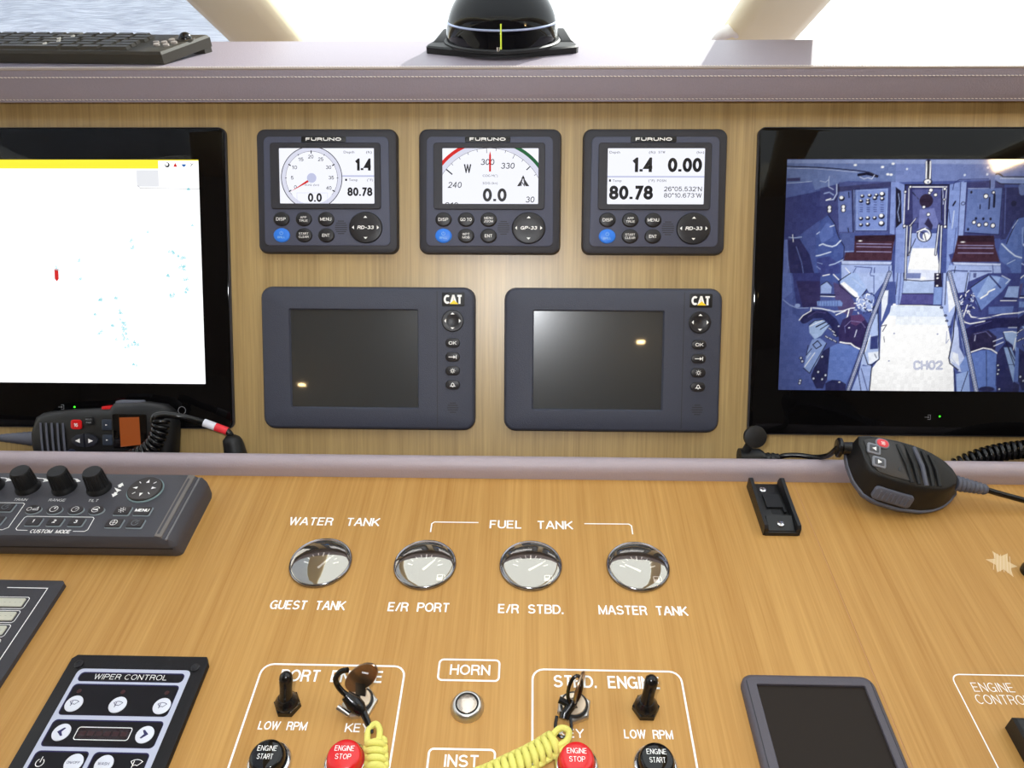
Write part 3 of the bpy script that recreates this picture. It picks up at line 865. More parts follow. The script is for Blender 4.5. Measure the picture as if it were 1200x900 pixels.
MK = [(881, 318, 3), (905, 489, 2), (616, 560, 2), (620, 594, 3), (798, 606, 3), (815, 620, 2), (832, 630, 2), (860, 638, 4), (848, 688, 5), (868, 682, 3), (780, 724, 4), (870, 746, 3), (873, 790, 3), (806, 818, 3), (370, 655, 2), (374, 744, 2), (466, 838, 2), (538, 832, 1.5), (262, 696, 2), (693, 520, 1.5)]
MK2 = [(469, 41, 3), (538, 34, 2), (806, 16, 3), (872, 2, 2), (445, 105, 2.5), (569, 96, 4), (524, 158, 3), (464, 196, 3), (572, 142, 4), (575, 165, 4), (580, 185, 4), (577, 205, 4), (584, 225, 3), (588, 262, 3), (622, 247, 4), (636, 255, 3), (626, 352, 3), (540, 230, 1)]
for lst, oy in ((MK, 140), (MK2, 340)):
    for zx, zy, s in lst:
        px, py = zx / 4, oy + zy / 4
        x = (px - 0) * 0.848 - 506 + 454.5 + (px / 240) * 0; y = (273.4 - (py - 187) * 0.8385) - 155.8
        x = (px - 231.5) * (0.855) + c[1] - (py - 187) * 0.031
        for q in range(int(s)):
            ox, oy2 = random.uniform(-s, s) * .7, random.uniform(-s, s) * .5
            mb.line([(x + ox - 1, y + oy2 - .8), (x + ox, y + oy2 + 1), (x + ox + 1, y + oy2 - .8)], .4, z, 6, closed=True)
bx, by = -454.8 + 454.5, 161.1 - 155.8
mb.build('chart_marks', [CHARTW, INK, INKRED, emis('screen_blue', (60, 120, 200), 0.8), INKG, CHARTG, CYAN], scr, smooth=False)['kind'] = 'stuff'
mb = MB(); mb.flat([(bx - 2, by + 5.5), (bx - 2, by - 4), (bx, by - 6.5), (bx + 2, by - 4), (bx + 2, by + 5.5)], z, 2)
mb.line([(bx, by + 9), (bx - 1, by + 6.5), (bx + 1, by + 6.5)], .4, z, 6, closed=True)
mb.build('boat_marker', [CHARTW, INK, INKRED, INKRED, INKG, CHARTG, CYAN], scr, smooth=False)
mb = MB(); icon_input(mb, -2.7, -127.7, 5.6); mb.line(arc(121.5, -130, 3.8, 0, 360, 24), .4, 5.6); mb.build('touch_icons', DIMPRINT, ML, smooth=False)
mb = MB(); mb.lathe([(.9, 5.3), (.9, 5.6), (0, 5.8)], 11.3, -127.5, 10); mb.build('indicator_light', GREENLED, ML)

# right monitor with the camera picture of an engine room
MR = monitor(409.2, 'large black monitor showing a blue engine room camera picture')
def engine_room_picture():
    """polygons, strokes and blobs of the camera picture, in picture millimetres"""
    Q = {'A': (910, 180), 'B': (1050, 180), 'C': (910, 320), 'D': (1050, 320)}
    HM = [81.1054, 3.1839, -10.5958, -0.0506, 79.9357, -5.0871, 0.0029, -0.0102]
    def cv(q, pts):
        ox, oy = Q[q]; o = []
        for a, b in pts:
            X = (ox + a * 150 / 964 - 910) / 100; Y = (oy + b * 150 / 964 - 180) / 100
            w = HM[6] * X + HM[7] * Y + 1
            o.append(((HM[0] * X + HM[1] * Y + HM[2]) / w, (HM[3] * X + HM[4] * Y + HM[5]) / w))
        return o
    out=[]
    def P_(q,c,*pts): out.append(('p',c,0,cv(q,pts)))
    def L(q,c,w,*pts): out.append(('l',c,round(w*150/964*.78,2),cv(q,pts)))
    def E_(q,c,rx,ry,*pts):
        k=150/964*.78
        for p in cv(q,pts): out.append(('e',c,0,[p,(round(rx*k,2),round(ry*k,2))]))
    K=(18,20,55);W=(255,255,255);N=(40,48,110);M=(75,40,62)
    # base bands
    P_('A',(108,130,192),(60,45),(964,45),(964,215),(540,205),(60,340));P_('B',(118,138,205),(0,45),(1000,45),(1000,190),(0,215))
    P_('A',(140,160,215),(60,45),(964,45),(964,75),(60,72)); P_('B',(150,168,222),(0,45),(1000,45),(1000,80),(0,75))
    P_('A',(84,104,178),(60,215),(270,205),(300,300),(60,345));P_('A',(60,62,120),(80,185),(180,180),(180,205),(80,208))
    P_('A',(52,62,135),(60,335),(330,280),(330,500),(60,700))
    P_('A',(62,70,140),(330,260),(470,230),(480,620),(330,560))
    L('A',K,7,(75,95),(300,102),(450,112),(620,128),(700,140),(760,165));L('A',(190,200,235),4,(75,108),(300,113),(450,125),(620,140))
    L('A',(180,200,240),6,(80,222),(190,215),(265,208))
    L('A',K,20,(620,160),(680,150),(760,170));L('A',(200,210,240),7,(630,175),(660,190),(690,180),(720,190),(740,160))
    for a,b in ((595,85),(880,75),(800,100),(840,155),(865,158)): E_('A',W,13,9,(a,b))
    for a,b in ((520,160),(690,155),(695,105),(85,115)): E_('B',(220,230,250),9,9,(a,b))
    P_('A',(78,90,158),(470,215),(905,208),(905,600),(470,600))
    P_('A',(58,62,118),(460,250),(860,212),(858,250),(580,275),(460,285))
    P_('A',(98,118,190),(462,292),(560,280),(572,588),(472,588));L('A',K,6,(575,275),(580,590));L('A',K,7,(545,290),(548,330));L('A',K,7,(540,560),(545,590))
    L('A',(150,170,225),5,(585,275),(592,585))
    P_('A',(122,146,218),(592,270),(848,256),(836,582),(592,582));L('A',(30,38,95),5,(592,270),(848,256),(836,582),(592,582),(592,270));L('A',(170,190,240),3,(610,280),(835,268),(824,570),(608,570),(610,280))
    P_('A',(128,150,220),(862,212),(908,212),(890,610),(850,600));L('A',(35,42,100),5,(862,215),(850,600));L('A',K,6,(908,212),(905,560))
    P_('A',K,(912,255),(950,285),(948,500),(915,560),(900,480));L('A',(170,190,235),5,(930,300),(920,360),(935,430),(925,520))
    for x in (640,692,745,797):
        for y in (365,385,405,420,435): L('A',(40,50,115),4,(x-10,y),(x+10,y+1))
    for p,r in (((645,315),9),((700,310),9),((752,307),9),((795,300),15),((635,352),8),((688,345),8),((688,365),9),((740,330),10),((795,335),10),((635,484),9),((686,480),10),((738,479),9),((790,466),16),((635,532),8),((686,528),10),((790,521),16),((490,331),15)):
        E_('A',K,r+8,r+5,(p[0]+3,p[1]+6));E_('A',W,r,r-2,p)
    for p in ((400,405),(400,430),(505,400),(505,425)): E_('A',K,20,18,p)
    for p in ((400,405),(400,430),(505,400),(505,425)): E_('A',W,13,14,p)
    L('A',(190,205,240),5,(330,205),(370,215),(395,195),(400,170));L('A',(190,205,240),6,(395,195),(395,250),(430,270));L('A',(200,215,245),8,(455,230),(455,300),(430,345),(380,350));L('A',K,5,(470,230),(470,310),(440,360));L('A',(150,170,225),10,(360,300),(400,290),(430,310));L('A',W,8,(375,350),(410,338))
    P_('A',(78,96,165),(475,600),(590,600),(585,735),(515,738));L('A',(150,175,230),6,(515,738),(588,735))
    P_('A',M,(592,618),(900,612),(880,700),(868,805),(508,805),(520,745),(585,742));P_('A',(50,25,48),(592,618),(900,612),(890,660),(592,662))
    for y in (678,700,737): L('A',(165,160,215),6,(605,y),(865,y+4))
    E_('A',W,16,5,(632,657))
    P_('A',(190,205,245),(490,808),(870,815),(862,835),(495,832));L('A',K,4,(490,836),(865,840))
    P_('A',(95,115,190),(60,650),(100,650),(110,900),(50,900))
    P_('A',(38,42,105),(85,650),(175,640),(250,760),(300,964),(95,964));L('A',(110,130,195),6,(150,700),(190,820),(210,940));L('A',(180,200,240),6,(95,630),(130,635),(190,628));L('A',W,6,(122,610),(128,665));L('A',(110,130,200),6,(75,650),(80,760),(100,900))
    P_('A',(68,92,172),(300,605),(340,500),(390,460),(440,530),(465,620),(490,655),(512,700),(508,780),(480,810),(490,870),(540,964),(290,964),(288,790),(300,700))
    P_('A',(92,118,200),(320,600),(380,520),(420,540),(430,620),(340,680));P_('A',(58,70,150),(300,790),(400,770),(480,840),(480,900),(320,930))
    L('A',K,5,(390,460),(440,530),(465,620),(512,700),(508,780),(480,810))
    L('A',(215,228,252),11,(325,690),(350,680),(380,692),(420,700),(450,690),(485,655));L('A',(215,228,252),9,(300,770),(330,765),(410,740));L('A',(180,200,240),9,(400,840),(440,830),(500,800));L('A',(190,205,245),8,(305,605),(325,590));L('A',(220,230,252),8,(405,550),(435,540));L('A',(160,180,230),5,(310,820),(345,830));L('A',(160,180,230),5,(305,850),(330,870))
    P_('A',(165,185,240),(490,835),(870,840),(880,964),(490,964));L('A',(55,70,145),6,(590,850),(720,860),(710,900));L('A',(55,70,145),7,(740,860),(735,964));L('A',(55,70,145),6,(850,850),(845,964));L('A',W,6,(520,860),(590,940));L('A',(60,75,150),5,(600,860),(560,930))
    P_('A',(150,170,232),(905,560),(1000,560),(1000,964),(890,964));L('A',(40,50,115),5,(905,560),(890,720),(870,880));L('A',W,6,(920,580),(912,700),(940,850));L('A',(50,60,125),5,(940,600),(925,680),(960,680))
    # door B
    P_('B',(130,152,222),(0,205),(70,235),(60,964),(0,964));P_('B',K,(0,250),(40,280),(45,520),(0,560));L('B',(160,180,230),6,(20,300),(30,370),(15,440),(28,510))
    P_('B',(132,156,226),(400,235),(515,205),(470,740),(400,900),(380,900));P_('B',(54,58,120),(68,232),(402,232),(388,560),(60,560))
    P_('B',(84,92,160),(125,270),(350,268),(345,520),(130,520));P_('B',(115,125,195),(180,420),(290,410),(330,560),(170,570));P_('B',(50,45,90),(215,530),(245,480),(280,540),(270,580))
    L('B',K,9,(70,235),(402,235),(385,560));L('B',K,9,(72,235),(60,560))
    L('B',W,8,(120,250),(385,250));L('B',(235,240,255),7,(100,255),(95,420));L('B',(235,240,255),8,(70,290),(60,540));L('B',(225,235,255),7,(383,265),(372,400),(370,550));L('B',K,7,(345,280),(345,500));L('B',K,6,(125,290),(170,340));L('B',(90,100,160),6,(140,280),(165,350));L('B',(215,225,250),5,(355,260),(358,380))
    E_('B',(48,34,66),53,53,(230,355));
    for p,r in (((212,402),11),((246,458),12),((255,295),10),((300,310),12),((72,287),9),((65,545),10),((372,550),10),((112,540),10),((265,275),14),((365,345),7),((110,250),9),((370,265),10)): E_('B',K,r+4,r+4,p);E_('B',W,r,r-1,p)
    L('B',K,46,(246,65),(246,195));L('B',W,12,(232,60),(230,190));L('B',W,12,(262,60),(258,190));L('B',(120,120,110),5,(246,80),(245,195))
    E_('B',K,34,24,(242,212));E_('B',W,26,18,(240,210));E_('B',(120,130,170),8,8,(245,215))
    P_('B',(70,80,150),(75,560),(160,520),(170,700),(80,700));P_('B',(160,180,240),(120,600),(320,600),(300,720),(110,720))
    E_('B',K,58,56,(215,612));E_('B',(235,240,255),50,50,(215,612));E_('B',(90,100,165),38,38,(215,612));E_('B',W,26,30,(228,622));L('B',K,6,(170,580),(215,600),(230,660));L('B',W,8,(160,590),(225,560))
    P_('B',(255,255,255),(120,712),(308,712),(330,880),(90,880))
    P_('B',(225,232,255),(95,870),(330,880),(340,964),(80,964))
    for (a,b,c,d) in ((85,545,70,964),(115,540,100,760),(345,545,328,964),(325,540,300,760)): L('B',K,20,(a,b),(c,d));L('B',(235,240,255),9,(a,b),(c,d))
    L('B',K,5,(160,480),(110,550));L('B',W,5,(150,490),(105,545));L('B',K,5,(150,640),(90,770));L('B',(200,215,245),5,(130,700),(95,800))
    L('B',(40,50,115),5,(430,270),(440,220),(480,195),(700,190));L('B',(40,50,115),5,(400,420),(410,520));L('B',K,12,(432,390),(450,360));L('B',(200,215,245),8,(440,430),(425,560));L('B',(70,85,155),5,(455,560),(435,740),(400,860))
    P_('B',(150,172,236),(490,215),(537,215),(508,650),(468,640));L('B',(45,55,120),5,(490,215),(468,640));L('B',(45,55,120),4,(537,215),(508,650));E_('B',K,16,14,(508,375));E_('B',(150,172,236),12,10,(508,375))
    P_('B',(60,66,130),(537,215),(700,205),(820,215),(820,640),(510,640));P_('B',(104,128,198),(545,262),(805,258),(778,605),(520,590));L('B',(180,195,240),4,(545,262),(700,260));L('B',(30,38,95),5,(520,595),(778,610),(805,258))
    L('B',K,10,(708,330),(702,415));L('B',K,16,(745,310),(740,400));L('B',K,8,(636,385),(636,415))
    for x,y in ((605,488),(660,490),(715,492),(570,290),(545,570)): E_('B',K,9,11,(x,y))
    for p,r in (((680,320),15),((590,517),12),((628,537),12),((680,532),13),((732,542),15),((737,292),9)): E_('B',K,r+6,r+6,p);E_('B',W,r,r,p)
    P_('B',(48,54,115),(815,255),(1000,250),(1000,480),(900,500),(830,640),(790,650));E_('B',(30,34,80),22,22,(890,375));L('B',(80,95,165),8,(830,260),(820,600))
    L('B',K,62,(770,175),(800,200),(1000,202));L('B',(135,158,222),48,(765,180),(800,200),(1000,202));L('B',(190,205,240),10,(790,185),(1000,188));L('B',(120,140,205),34,(735,160),(730,250));L('B',K,5,(710,200),(712,260));L('B',(110,130,195),50,(950,250),(955,290))
    P_('B',(62,72,140),(400,760),(470,740),(480,830),(420,830))
    P_('B',M,(470,618),(740,618),(748,700),(785,815),(420,815),(440,745));P_('B',(50,25,48),(470,618),(740,618),(745,665),(470,665))
    for y in (690,710,748): L('B',(165,160,215),6,(470,y),(735,y+2))
    E_('B',W,18,5,(505,666));P_('B',(195,208,246),(432,818),(792,828),(788,845),(440,838));
    P_('B',(165,185,240),(400,840),(790,848),(800,964),(380,964));L('B',(50,60,130),8,(420,880),(540,885));L('B',(50,60,130),8,(560,885),(720,885));L('B',(60,75,150),6,(730,840),(735,900));L('B',K,5,(450,850),(430,960))
    P_('B',(88,116,192),(1000,470),(920,490),(850,640),(835,680),(790,670),(775,740),(790,810),(860,860),(900,964),(1000,964));P_('B',(130,158,225),(950,560),(1000,520),(1000,700),(950,680));L('B',K,6,(920,490),(850,640),(835,680));L('B',(215,228,252),10,(800,680),(850,730),(900,770),(1000,800));L('B',(190,205,245),6,(880,560),(920,500));L('B',(180,200,240),7,(840,830),(900,800))
    # C
    P_('C',(78,98,178),(0,0),(130,0),(120,300),(300,420),(340,900),(0,900));P_('C',(96,118,196),(40,0),(110,0),(120,140),(50,200));P_('C',(52,60,135),(120,0),(330,0),(330,180),(230,270),(150,240))
    L('C',(150,170,225),7,(50,200),(100,240),(160,265),(240,262));E_('C',(150,172,230),22,16,(160,245));L('C',(190,205,240),5,(200,70),(240,105));E_('C',(200,212,245),12,10,(262,120),(295,135))
    P_('C',(50,45,105),(150,60),(330,60),(330,250),(200,260))
    P_('C',(84,72,130),(430,70),(520,100),(600,240),(560,330),(470,280),(440,180))
    P_('C',(155,180,238),(335,92),(382,62),(418,100),(412,152),(335,152));L('C',K,8,(330,162),(440,166));L('C',W,6,(335,174),(440,178));L('C',K,5,(335,92),(382,62),(418,100))
    P_('C',(118,150,220),(305,212),(480,205),(500,225),(495,250),(310,248));
    for x in range(320,480,20): L('C',(80,105,180),4,(x,210),(x,245))
    P_('C',(165,192,245),(478,70),(500,40),(560,0),(620,0),(692,105),(625,188),(560,160));P_('C',W,(482,80),(510,65),(612,150),(618,180),(590,180));L('C',K,6,(560,0),(470,60),(480,100),(600,190),(640,180),(690,110));L('C',(190,210,250),6,(570,40),(660,110))
    L('C',W,8,(430,10),(470,50));L('C',W,8,(350,20),(400,10));L('C',W,6,(700,0),(720,140));P_('C',(175,195,245),(610,0),(860,0),(740,160),(700,150));L('C',(50,65,140),5,(705,0),(712,20),(735,20),(735,150));L('C',(40,50,110),5,(660,155),(720,150),(750,190))
    P_('C',(150,172,232),(600,190),(690,150),(740,180),(720,290),(650,290),(600,240))
    import random;random.seed(3)
    for i in range(60):
        x=random.uniform(600,740);y=random.uniform(160,300);L('C',random.choice([W,K,(200,215,250),(60,75,150),W]),random.uniform(5,9),(x,y),(x+random.uniform(-22,22),y+random.uniform(-22,22)))
    L('C',(34,38,100),66,(210,350),(270,310),(360,310),(430,370),(470,450));L('C',(70,66,130),10,(240,330),(300,290),(370,300))
    L('C',W,8,(172,355),(200,320),(260,285));L('C',W,9,(260,285),(262,262));L('C',(240,244,255),9,(275,262),(340,268),(395,280),(440,290),(500,285),(560,265),(590,262));L('C',W,9,(450,315),(520,285));L('C',W,9,(548,275),(535,330),(505,368));L('C',(200,210,245),6,(395,275),(440,300))
    P_('C',(50,40,100),(470,430),(500,350),(560,320),(660,330),(700,400),(690,470),(640,575),(560,550),(470,530));P_('C',(96,62,118),(560,320),(640,310),(670,350),(600,400),(560,380));L('C',(140,130,190),5,(520,400),(560,360),(640,370),(670,410));L('C',(220,225,250),7,(605,430),(590,480));E_('C',(220,225,250),8,6,(548,412),(470,400));L('C',(120,125,190),5,(515,400),(520,450))
    L('C',W,11,(480,520),(520,528),(560,530),(590,555),(628,572))
    P_('C',(96,126,208),(402,560),(440,540),(480,528),(560,545),(625,578),(560,760),(525,835),(470,810),(380,808));L('C',(30,40,100),5,(402,560),(380,808));P_('C',(36,40,98),(370,830),(420,805),(480,810),(525,838),(520,900),(370,900));E_('C',W,9,5,(475,822))
    P_('C',(36,40,98),(330,600),(400,560),(380,800),(350,870),(300,870),(260,780))
    P_('C',(170,198,245),(245,395),(290,360),(355,352),(398,395),(340,470),(290,500),(250,450));L('C',K,9,(300,405),(370,370));L('C',K,6,(330,425),(400,380));L('C',K,5,(245,395),(290,360),(355,352));L('C',W,6,(255,400),(345,358))
    P_('C',(140,168,232),(270,500),(330,490),(378,530),(300,690),(250,755),(205,715),(230,600));L('C',K,7,(275,540),(310,510),(340,545),(300,570),(275,540));L('C',K,5,(240,545),(225,620),(265,570));L('C',K,6,(378,530),(250,755),(205,715));L('C',W,6,(215,705),(290,600));L('C',(220,230,252),5,(230,640),(260,600))
    for x,y in ((395,415),(420,435),(430,460),(370,475),(400,490),(430,505)): L('C',K,14,(x,y),(x+22,y+15));L('C',(230,235,255),7,(x,y),(x+18,y+12))
    for x,y in ((185,640),(195,665),(180,810),(175,830),(345,800),(370,770),(315,745),(280,795),(345,630)): E_('C',K,14,14,(x,y));E_('C',(220,228,250),8,9,(x,y))
    # walkway
    P_('C',W,(880,230),(860,290),(790,400),(778,640),(720,720),(700,900),(1100,900),(1100,230));P_('D',W,(0,230),(345,250),(390,380),(430,600),(440,900),(0,900));
    P_('C',(225,236,255),(865,245),(964,245),(964,330),(850,320));P_('D',(222,234,255),(0,245),(350,250),(370,330),(0,330));P_('D',(240,246,255),(0,330),(370,330),(385,390),(0,390))
    P_('D',(150,172,235),(0,0),(60,0),(40,240),(0,240));L('D',(60,75,150),5,(40,0),(20,240));L('D',K,4,(15,0),(0,160))
    P_('D',(176,198,244),(60,60),(290,60),(285,155),(50,155));L('D',K,6,(60,0),(62,50),(190,60),(290,55));P_('D',(120,135,195),(75,0),(190,0),(185,40),(80,40));E_('D',W,22,14,(205,40));P_('D',(84,82,160),(48,155),(282,155),(280,236),(30,236));L('D',K,6,(48,155),(282,155));L('D',K,6,(30,238),(340,240))
    P_('D',(128,158,225),(292,105),(352,105),(342,238),(282,238));P_('D',(40,36,70),(290,0),(345,0),(352,105),(292,105));E_('D',W,9,7,(315,12),(315,38),(312,95));L('D',K,5,(352,0),(375,150),(355,240))
    P_('D',(170,190,244),(360,0),(410,0),(460,240),(400,420),(350,250))
    P_('D',(240,244,255),(385,60),(420,60),(450,240),(400,300));L('D',K,5,(385,0),(370,240));
    for x,y in ((345,260),(375,320),(385,360),(405,405)): E_('D',K,12,9,(x,y));E_('D',(150,165,220),5,4,(x,y))
    L('D',(150,160,200),5,(385,440),(380,530),(400,500));E_('D',(120,130,180),6,5,(315,460),);E_('C',(120,130,180),6,5,(888,455),(848,662))
    # C rail clutter
    P_('C',(175,196,244),(700,350),(770,300),(775,640),(700,700),(650,690),(610,830));P_('C',(50,62,132),(712,480),(765,470),(765,570),(705,575));P_('C',(235,242,255),(690,600),(770,590),(768,650),(700,690));P_('C',(160,182,240),(640,700),(720,700),(700,900),(560,900))
    L('C',K,7,(690,510),(660,600),(690,690),(720,690),(775,650),(765,240));L('C',K,4,(740,610),(755,640));L('C',(40,50,110),5,(640,720),(690,900));L('C',K,5,(610,710),(640,900));L('C',(60,75,140),4,(800,130),(850,130),(840,200),(780,260));L('C',K,5,(790,400),(830,390),(800,440));L('C',K,4,(810,480),(815,520));P_('C',(235,240,255),(795,130),(845,130),(838,230),(790,370))
    for (w,c) in ((34,K),(24,(190,208,248)),(14,(60,70,140)),(5,W)): L('C',c,w,(852,0),(700,400),(655,560),(535,900))
    L('C',K,8,(720,690),(700,900));L('C',W,6,(710,470),(690,520),(670,590));
    # D engine
    P_('D',(60,70,145),(460,100),(560,60),(700,0),(1000,0),(1000,350),(540,430),(470,300));P_('D',(170,190,244),(420,0),(560,0),(530,140),(470,150));L('D',K,6,(545,0),(520,150));L('D',(60,70,140),5,(560,0),(545,120));P_('D',(90,100,160),(585,0),(610,0),(605,35),(585,35))
    P_('D',(112,142,216),(565,110),(700,15),(760,20),(870,50),(800,140),(640,285),(600,220),(600,180));P_('D',(150,180,240),(700,20),(790,30),(770,80),(640,190),(610,180));L('D',K,6,(565,110),(700,15));L('D',W,12,(640,190),(690,160),(700,140),(745,120));L('D',(40,50,115),12,(710,20),(790,110));L('D',(40,50,115),10,(600,190),(640,285));L('D',(215,228,252),7,(800,20),(860,50),(830,80))
    P_('D',(150,178,236),(850,100),(930,100),(920,185),(820,180));L('D',W,6,(790,208),(910,208));L('D',K,6,(810,190),(920,193));P_('D',(96,122,198),(700,255),(890,250),(880,300),(700,310))
    for i in range(50):
        x=random.uniform(460,600);y=random.uniform(140,300);L('D',random.choice([W,K,(200,215,250),(60,75,150),W]),random.uniform(5,9),(x,y),(x+random.uniform(-20,20),y+random.uniform(-20,20)))
    L('D',(34,36,96),80,(550,450),(640,400),(760,375),(1000,370));L('D',(90,92,160),6,(600,400),(720,360))
    L('D',W,9,(505,345),(520,370),(560,382),(620,372),(670,362));L('D',W,9,(550,300),(570,330),(640,342),(720,330),(800,310),(950,298));L('D',W,8,(540,240),(520,300),(505,345));L('D',(60,70,140),4,(570,342),(800,322))
    P_('D',(40,36,84),(545,500),(580,450),(700,430),(760,480),(750,580),(650,575),(560,600));L('D',(130,130,190),5,(590,460),(680,440),(720,480));L('D',(220,225,250),6,(600,470),(595,510));L('D',(230,235,255),8,(735,515),(805,488));L('D',(230,235,255),8,(740,550),(810,520))
    P_('D',(98,130,214),(560,610),(640,585),(700,580),(762,615),(755,880),(590,880));L('D',K,4,(683,585),(685,850));L('D',W,10,(560,598),(620,578),(660,565),(720,575),(765,605));E_('D',(34,38,92),62,22,(685,875));L('D',(30,40,100),5,(762,615),(755,850))
    P_('D',(40,46,110),(765,600),(830,520),(1000,420),(1000,900),(758,900))
    P_('D',(150,182,236),(815,560),(870,560),(900,640),(1000,860),(1000,900),(905,900));P_('D',(160,188,238),(810,445),(905,440),(960,470),(930,560),(915,620),(880,540),(830,500));L('D',K,6,(850,560),(1000,880));L('D',K,6,(810,450),(960,900));L('D',W,7,(815,445),(880,440),(905,450));L('D',W,6,(905,490),(885,580));L('D',(40,50,110),5,(850,690),(910,690));L('D',(220,230,252),7,(850,410),(920,410))
    for x,y in ((770,695),(775,730),(768,760),(935,660),(950,700),(915,790),(780,875)): E_('D',K,13,12,(x,y));E_('D',(215,225,250),8,7,(x,y))
    P_('D',(190,205,248),(440,320),(500,500),(540,760),(470,740),(400,650),(430,420));P_('D',(60,76,150),(470,380),(500,520),(520,640),(480,560));P_('D',(240,245,255),(420,590),(470,610),(480,700),(410,660));P_('D',(120,150,222),(480,700),(530,620),(560,760),(500,760))
    L('D',K,9,(452,250),(432,480),(400,640),(408,680),(470,730));L('D',(190,205,248),5,(470,260),(448,480),(420,640),(470,700));L('D',K,6,(440,730),(450,900));P_('D',(150,178,238),(455,760),(550,740),(560,900),(460,900));L('D',K,5,(545,740),(490,900))
    for (w,c) in ((38,K),(28,(190,208,248)),(16,(50,62,132)),(6,W)): L('D',c,w,(405,0),(490,330),(540,560),(610,900))
    # CH02
    def tx(q,x,y,w,h,segs,gap):
        for s in segs:
            for lw,c in ((13,(128,138,188)),(5,(246,248,255))):
                for poly in s: L(q,c,lw,*[(x+a*w,y+b*h) for a,b in poly])
            x+=w+gap
    C0=[[(1,.15),(.75,0),(.25,0),(0,.2),(0,.8),(.25,1),(.75,1),(1,.85)]];H=[[(0,0),(0,1)],[(1,0),(1,1)],[(0,.5),(1,.5)]]
    O=[[(.3,0),(.8,0),(1,.3),(1,.7),(.7,1),(.3,1),(0,.7),(0,.3),(.3,0)]];T=[[(0,.2),(.3,0),(.8,0),(1,.25),(.8,.5),(0,1),(1,1)]]
    tx('D',140,667,40,55,[C0,H,O,T],16)
    return out
ART = engine_room_picture()
def picture(Wmm, Hmm, cell):
    nx, ny = int(Wmm / cell) + 1, int(Hmm / cell) + 1
    xs = np.arange(nx) * cell; ys = np.arange(ny) * cell
    X, Y = np.meshgrid(xs, ys)
    A = np.zeros((ny, nx, 3)); A[:] = np.array((70, 88, 165.)) / 255
    rng = np.random.RandomState(4)
    def blend(sub, cov, col):
        j0, j1, i0, i1 = sub
        A[j0:j1, i0:i1] = A[j0:j1, i0:i1] * (1 - cov[..., None]) + np.array(col) * cov[..., None]
    def window(x0, x1, y0, y1, pad):
        i0 = max(0, int((x0 - pad) / cell)); i1 = min(nx, int((x1 + pad) / cell) + 2); j0 = max(0, int((y0 - pad) / cell)); j1 = min(ny, int((y1 + pad) / cell) + 2)
        return j0, j1, i0, i1
    for k, c, w, p in ART:
        col = [q / 255 for q in c]
        v = np.array(p)
        if k == 'e':
            (cx, cy), (rx, ry) = v
            s = window(cx - rx, cx + rx, cy - ry, cy + ry, 1)
            if s[0] >= s[1] or s[2] >= s[3]: continue
            gx, gy = X[s[0]:s[1], s[2]:s[3]], Y[s[0]:s[1], s[2]:s[3]]
            d = (1 - np.sqrt(((gx - cx) / rx) ** 2 + ((gy - cy) / ry) ** 2)) * min(rx, ry)
            blend(s, np.clip(d / cell + .5, 0, 1), col); continue
        s = window(v[:, 0].min(), v[:, 0].max(), v[:, 1].min(), v[:, 1].max(), w + 1)
        if s[0] >= s[1] or s[2] >= s[3]: continue
        gx, gy = X[s[0]:s[1], s[2]:s[3]], Y[s[0]:s[1], s[2]:s[3]]
        def segd(a, b):
            d = b - a; L2 = max(1e-9, d @ d); t = np.clip(((gx - a[0]) * d[0] + (gy - a[1]) * d[1]) / L2, 0, 1)
            return np.hypot(gx - a[0] - t * d[0], gy - a[1] - t * d[1])
        if k == 'l':
            D = np.full(gx.shape, 1e9)
            for a, b in zip(v[:-1], v[1:]): D = np.minimum(D, segd(a, b))
            blend(s, np.clip((w / 2 - D) / cell + .5, 0, 1), col)
        else:
            ins = np.zeros(gx.shape, bool); D = np.full(gx.shape, 1e9)
            for a, b in zip(v, np.roll(v, -1, 0)):
                D = np.minimum(D, segd(a, b))
                if a[1] != b[1]:
                    ins ^= ((a[1] > gy) != (b[1] > gy)) & (gx < (b[0] - a[0]) * (gy - a[1]) / (b[1] - a[1]) + a[0])
            blend(s, np.clip(np.where(ins, D, -D) / cell + .5, 0, 1), col)
    for i in range(nx):                       # the engine room is symmetrical: its far right mirrors the left
        if xs[i] > 228: A[:, i] = A[:, max(0, int((280 - xs[i]) / cell))]
    A += (rng.rand(ny, nx, 1) - .5) * 0.05
    blk = rng.rand(ny // 6 + 2, nx // 6 + 2)
    A += (np.kron(blk, np.ones((6, 6)))[:ny, :nx, None] - .5) * 0.05
    # the camera's own weak saturation and dark corners
    g = A.mean(-1, keepdims=True); A = g + (A - g) * 0.82
    vx = (X / 223.0 - 0.53) / 0.53; vy = (Y / Hmm - 0.5) / 0.5
    A = A * np.clip(1.04 - 0.26 * np.clip(np.hypot(vx, vy * 0.6), 0, 1.2) ** 2, 0, 1)[..., None]
    A = np.clip(A, 0, 1) ** 1.06
    return nx, ny, xs, ys, A
PW, PH = 293.0, 222.8
nx, ny, xs, ys, A = picture(PW, PH, 0.62)
x0p, y1p = 263.7 - 409.2, 274.3 - 155.8
me = bpy.data.meshes.new('screen')
VV = np.zeros((ny, nx, 3)); VV[..., 0] = (x0p + xs[None, :]) * MM; VV[..., 1] = (y1p - ys[:, None]) * MM; VV[..., 2] = 5.5 * MM
idx = np.arange(nx * ny).reshape(ny, nx)
FF = np.stack([idx[1:, :-1], idx[1:, 1:], idx[:-1, 1:], idx[:-1, :-1]], -1).reshape(-1, 4)
me.vertices.add(nx * ny); me.vertices.foreach_set('co', VV.ravel())
me.loops.add(FF.size); me.loops.foreach_set('vertex_index', FF.ravel().astype(np.int32))
me.polygons.add(len(FF)); me.polygons.foreach_set('loop_start', np.arange(0, FF.size, 4, dtype=np.int32))
me.update(calc_edges=True)
ca = me.color_attributes.new('picture', 'FLOAT_COLOR', 'POINT')
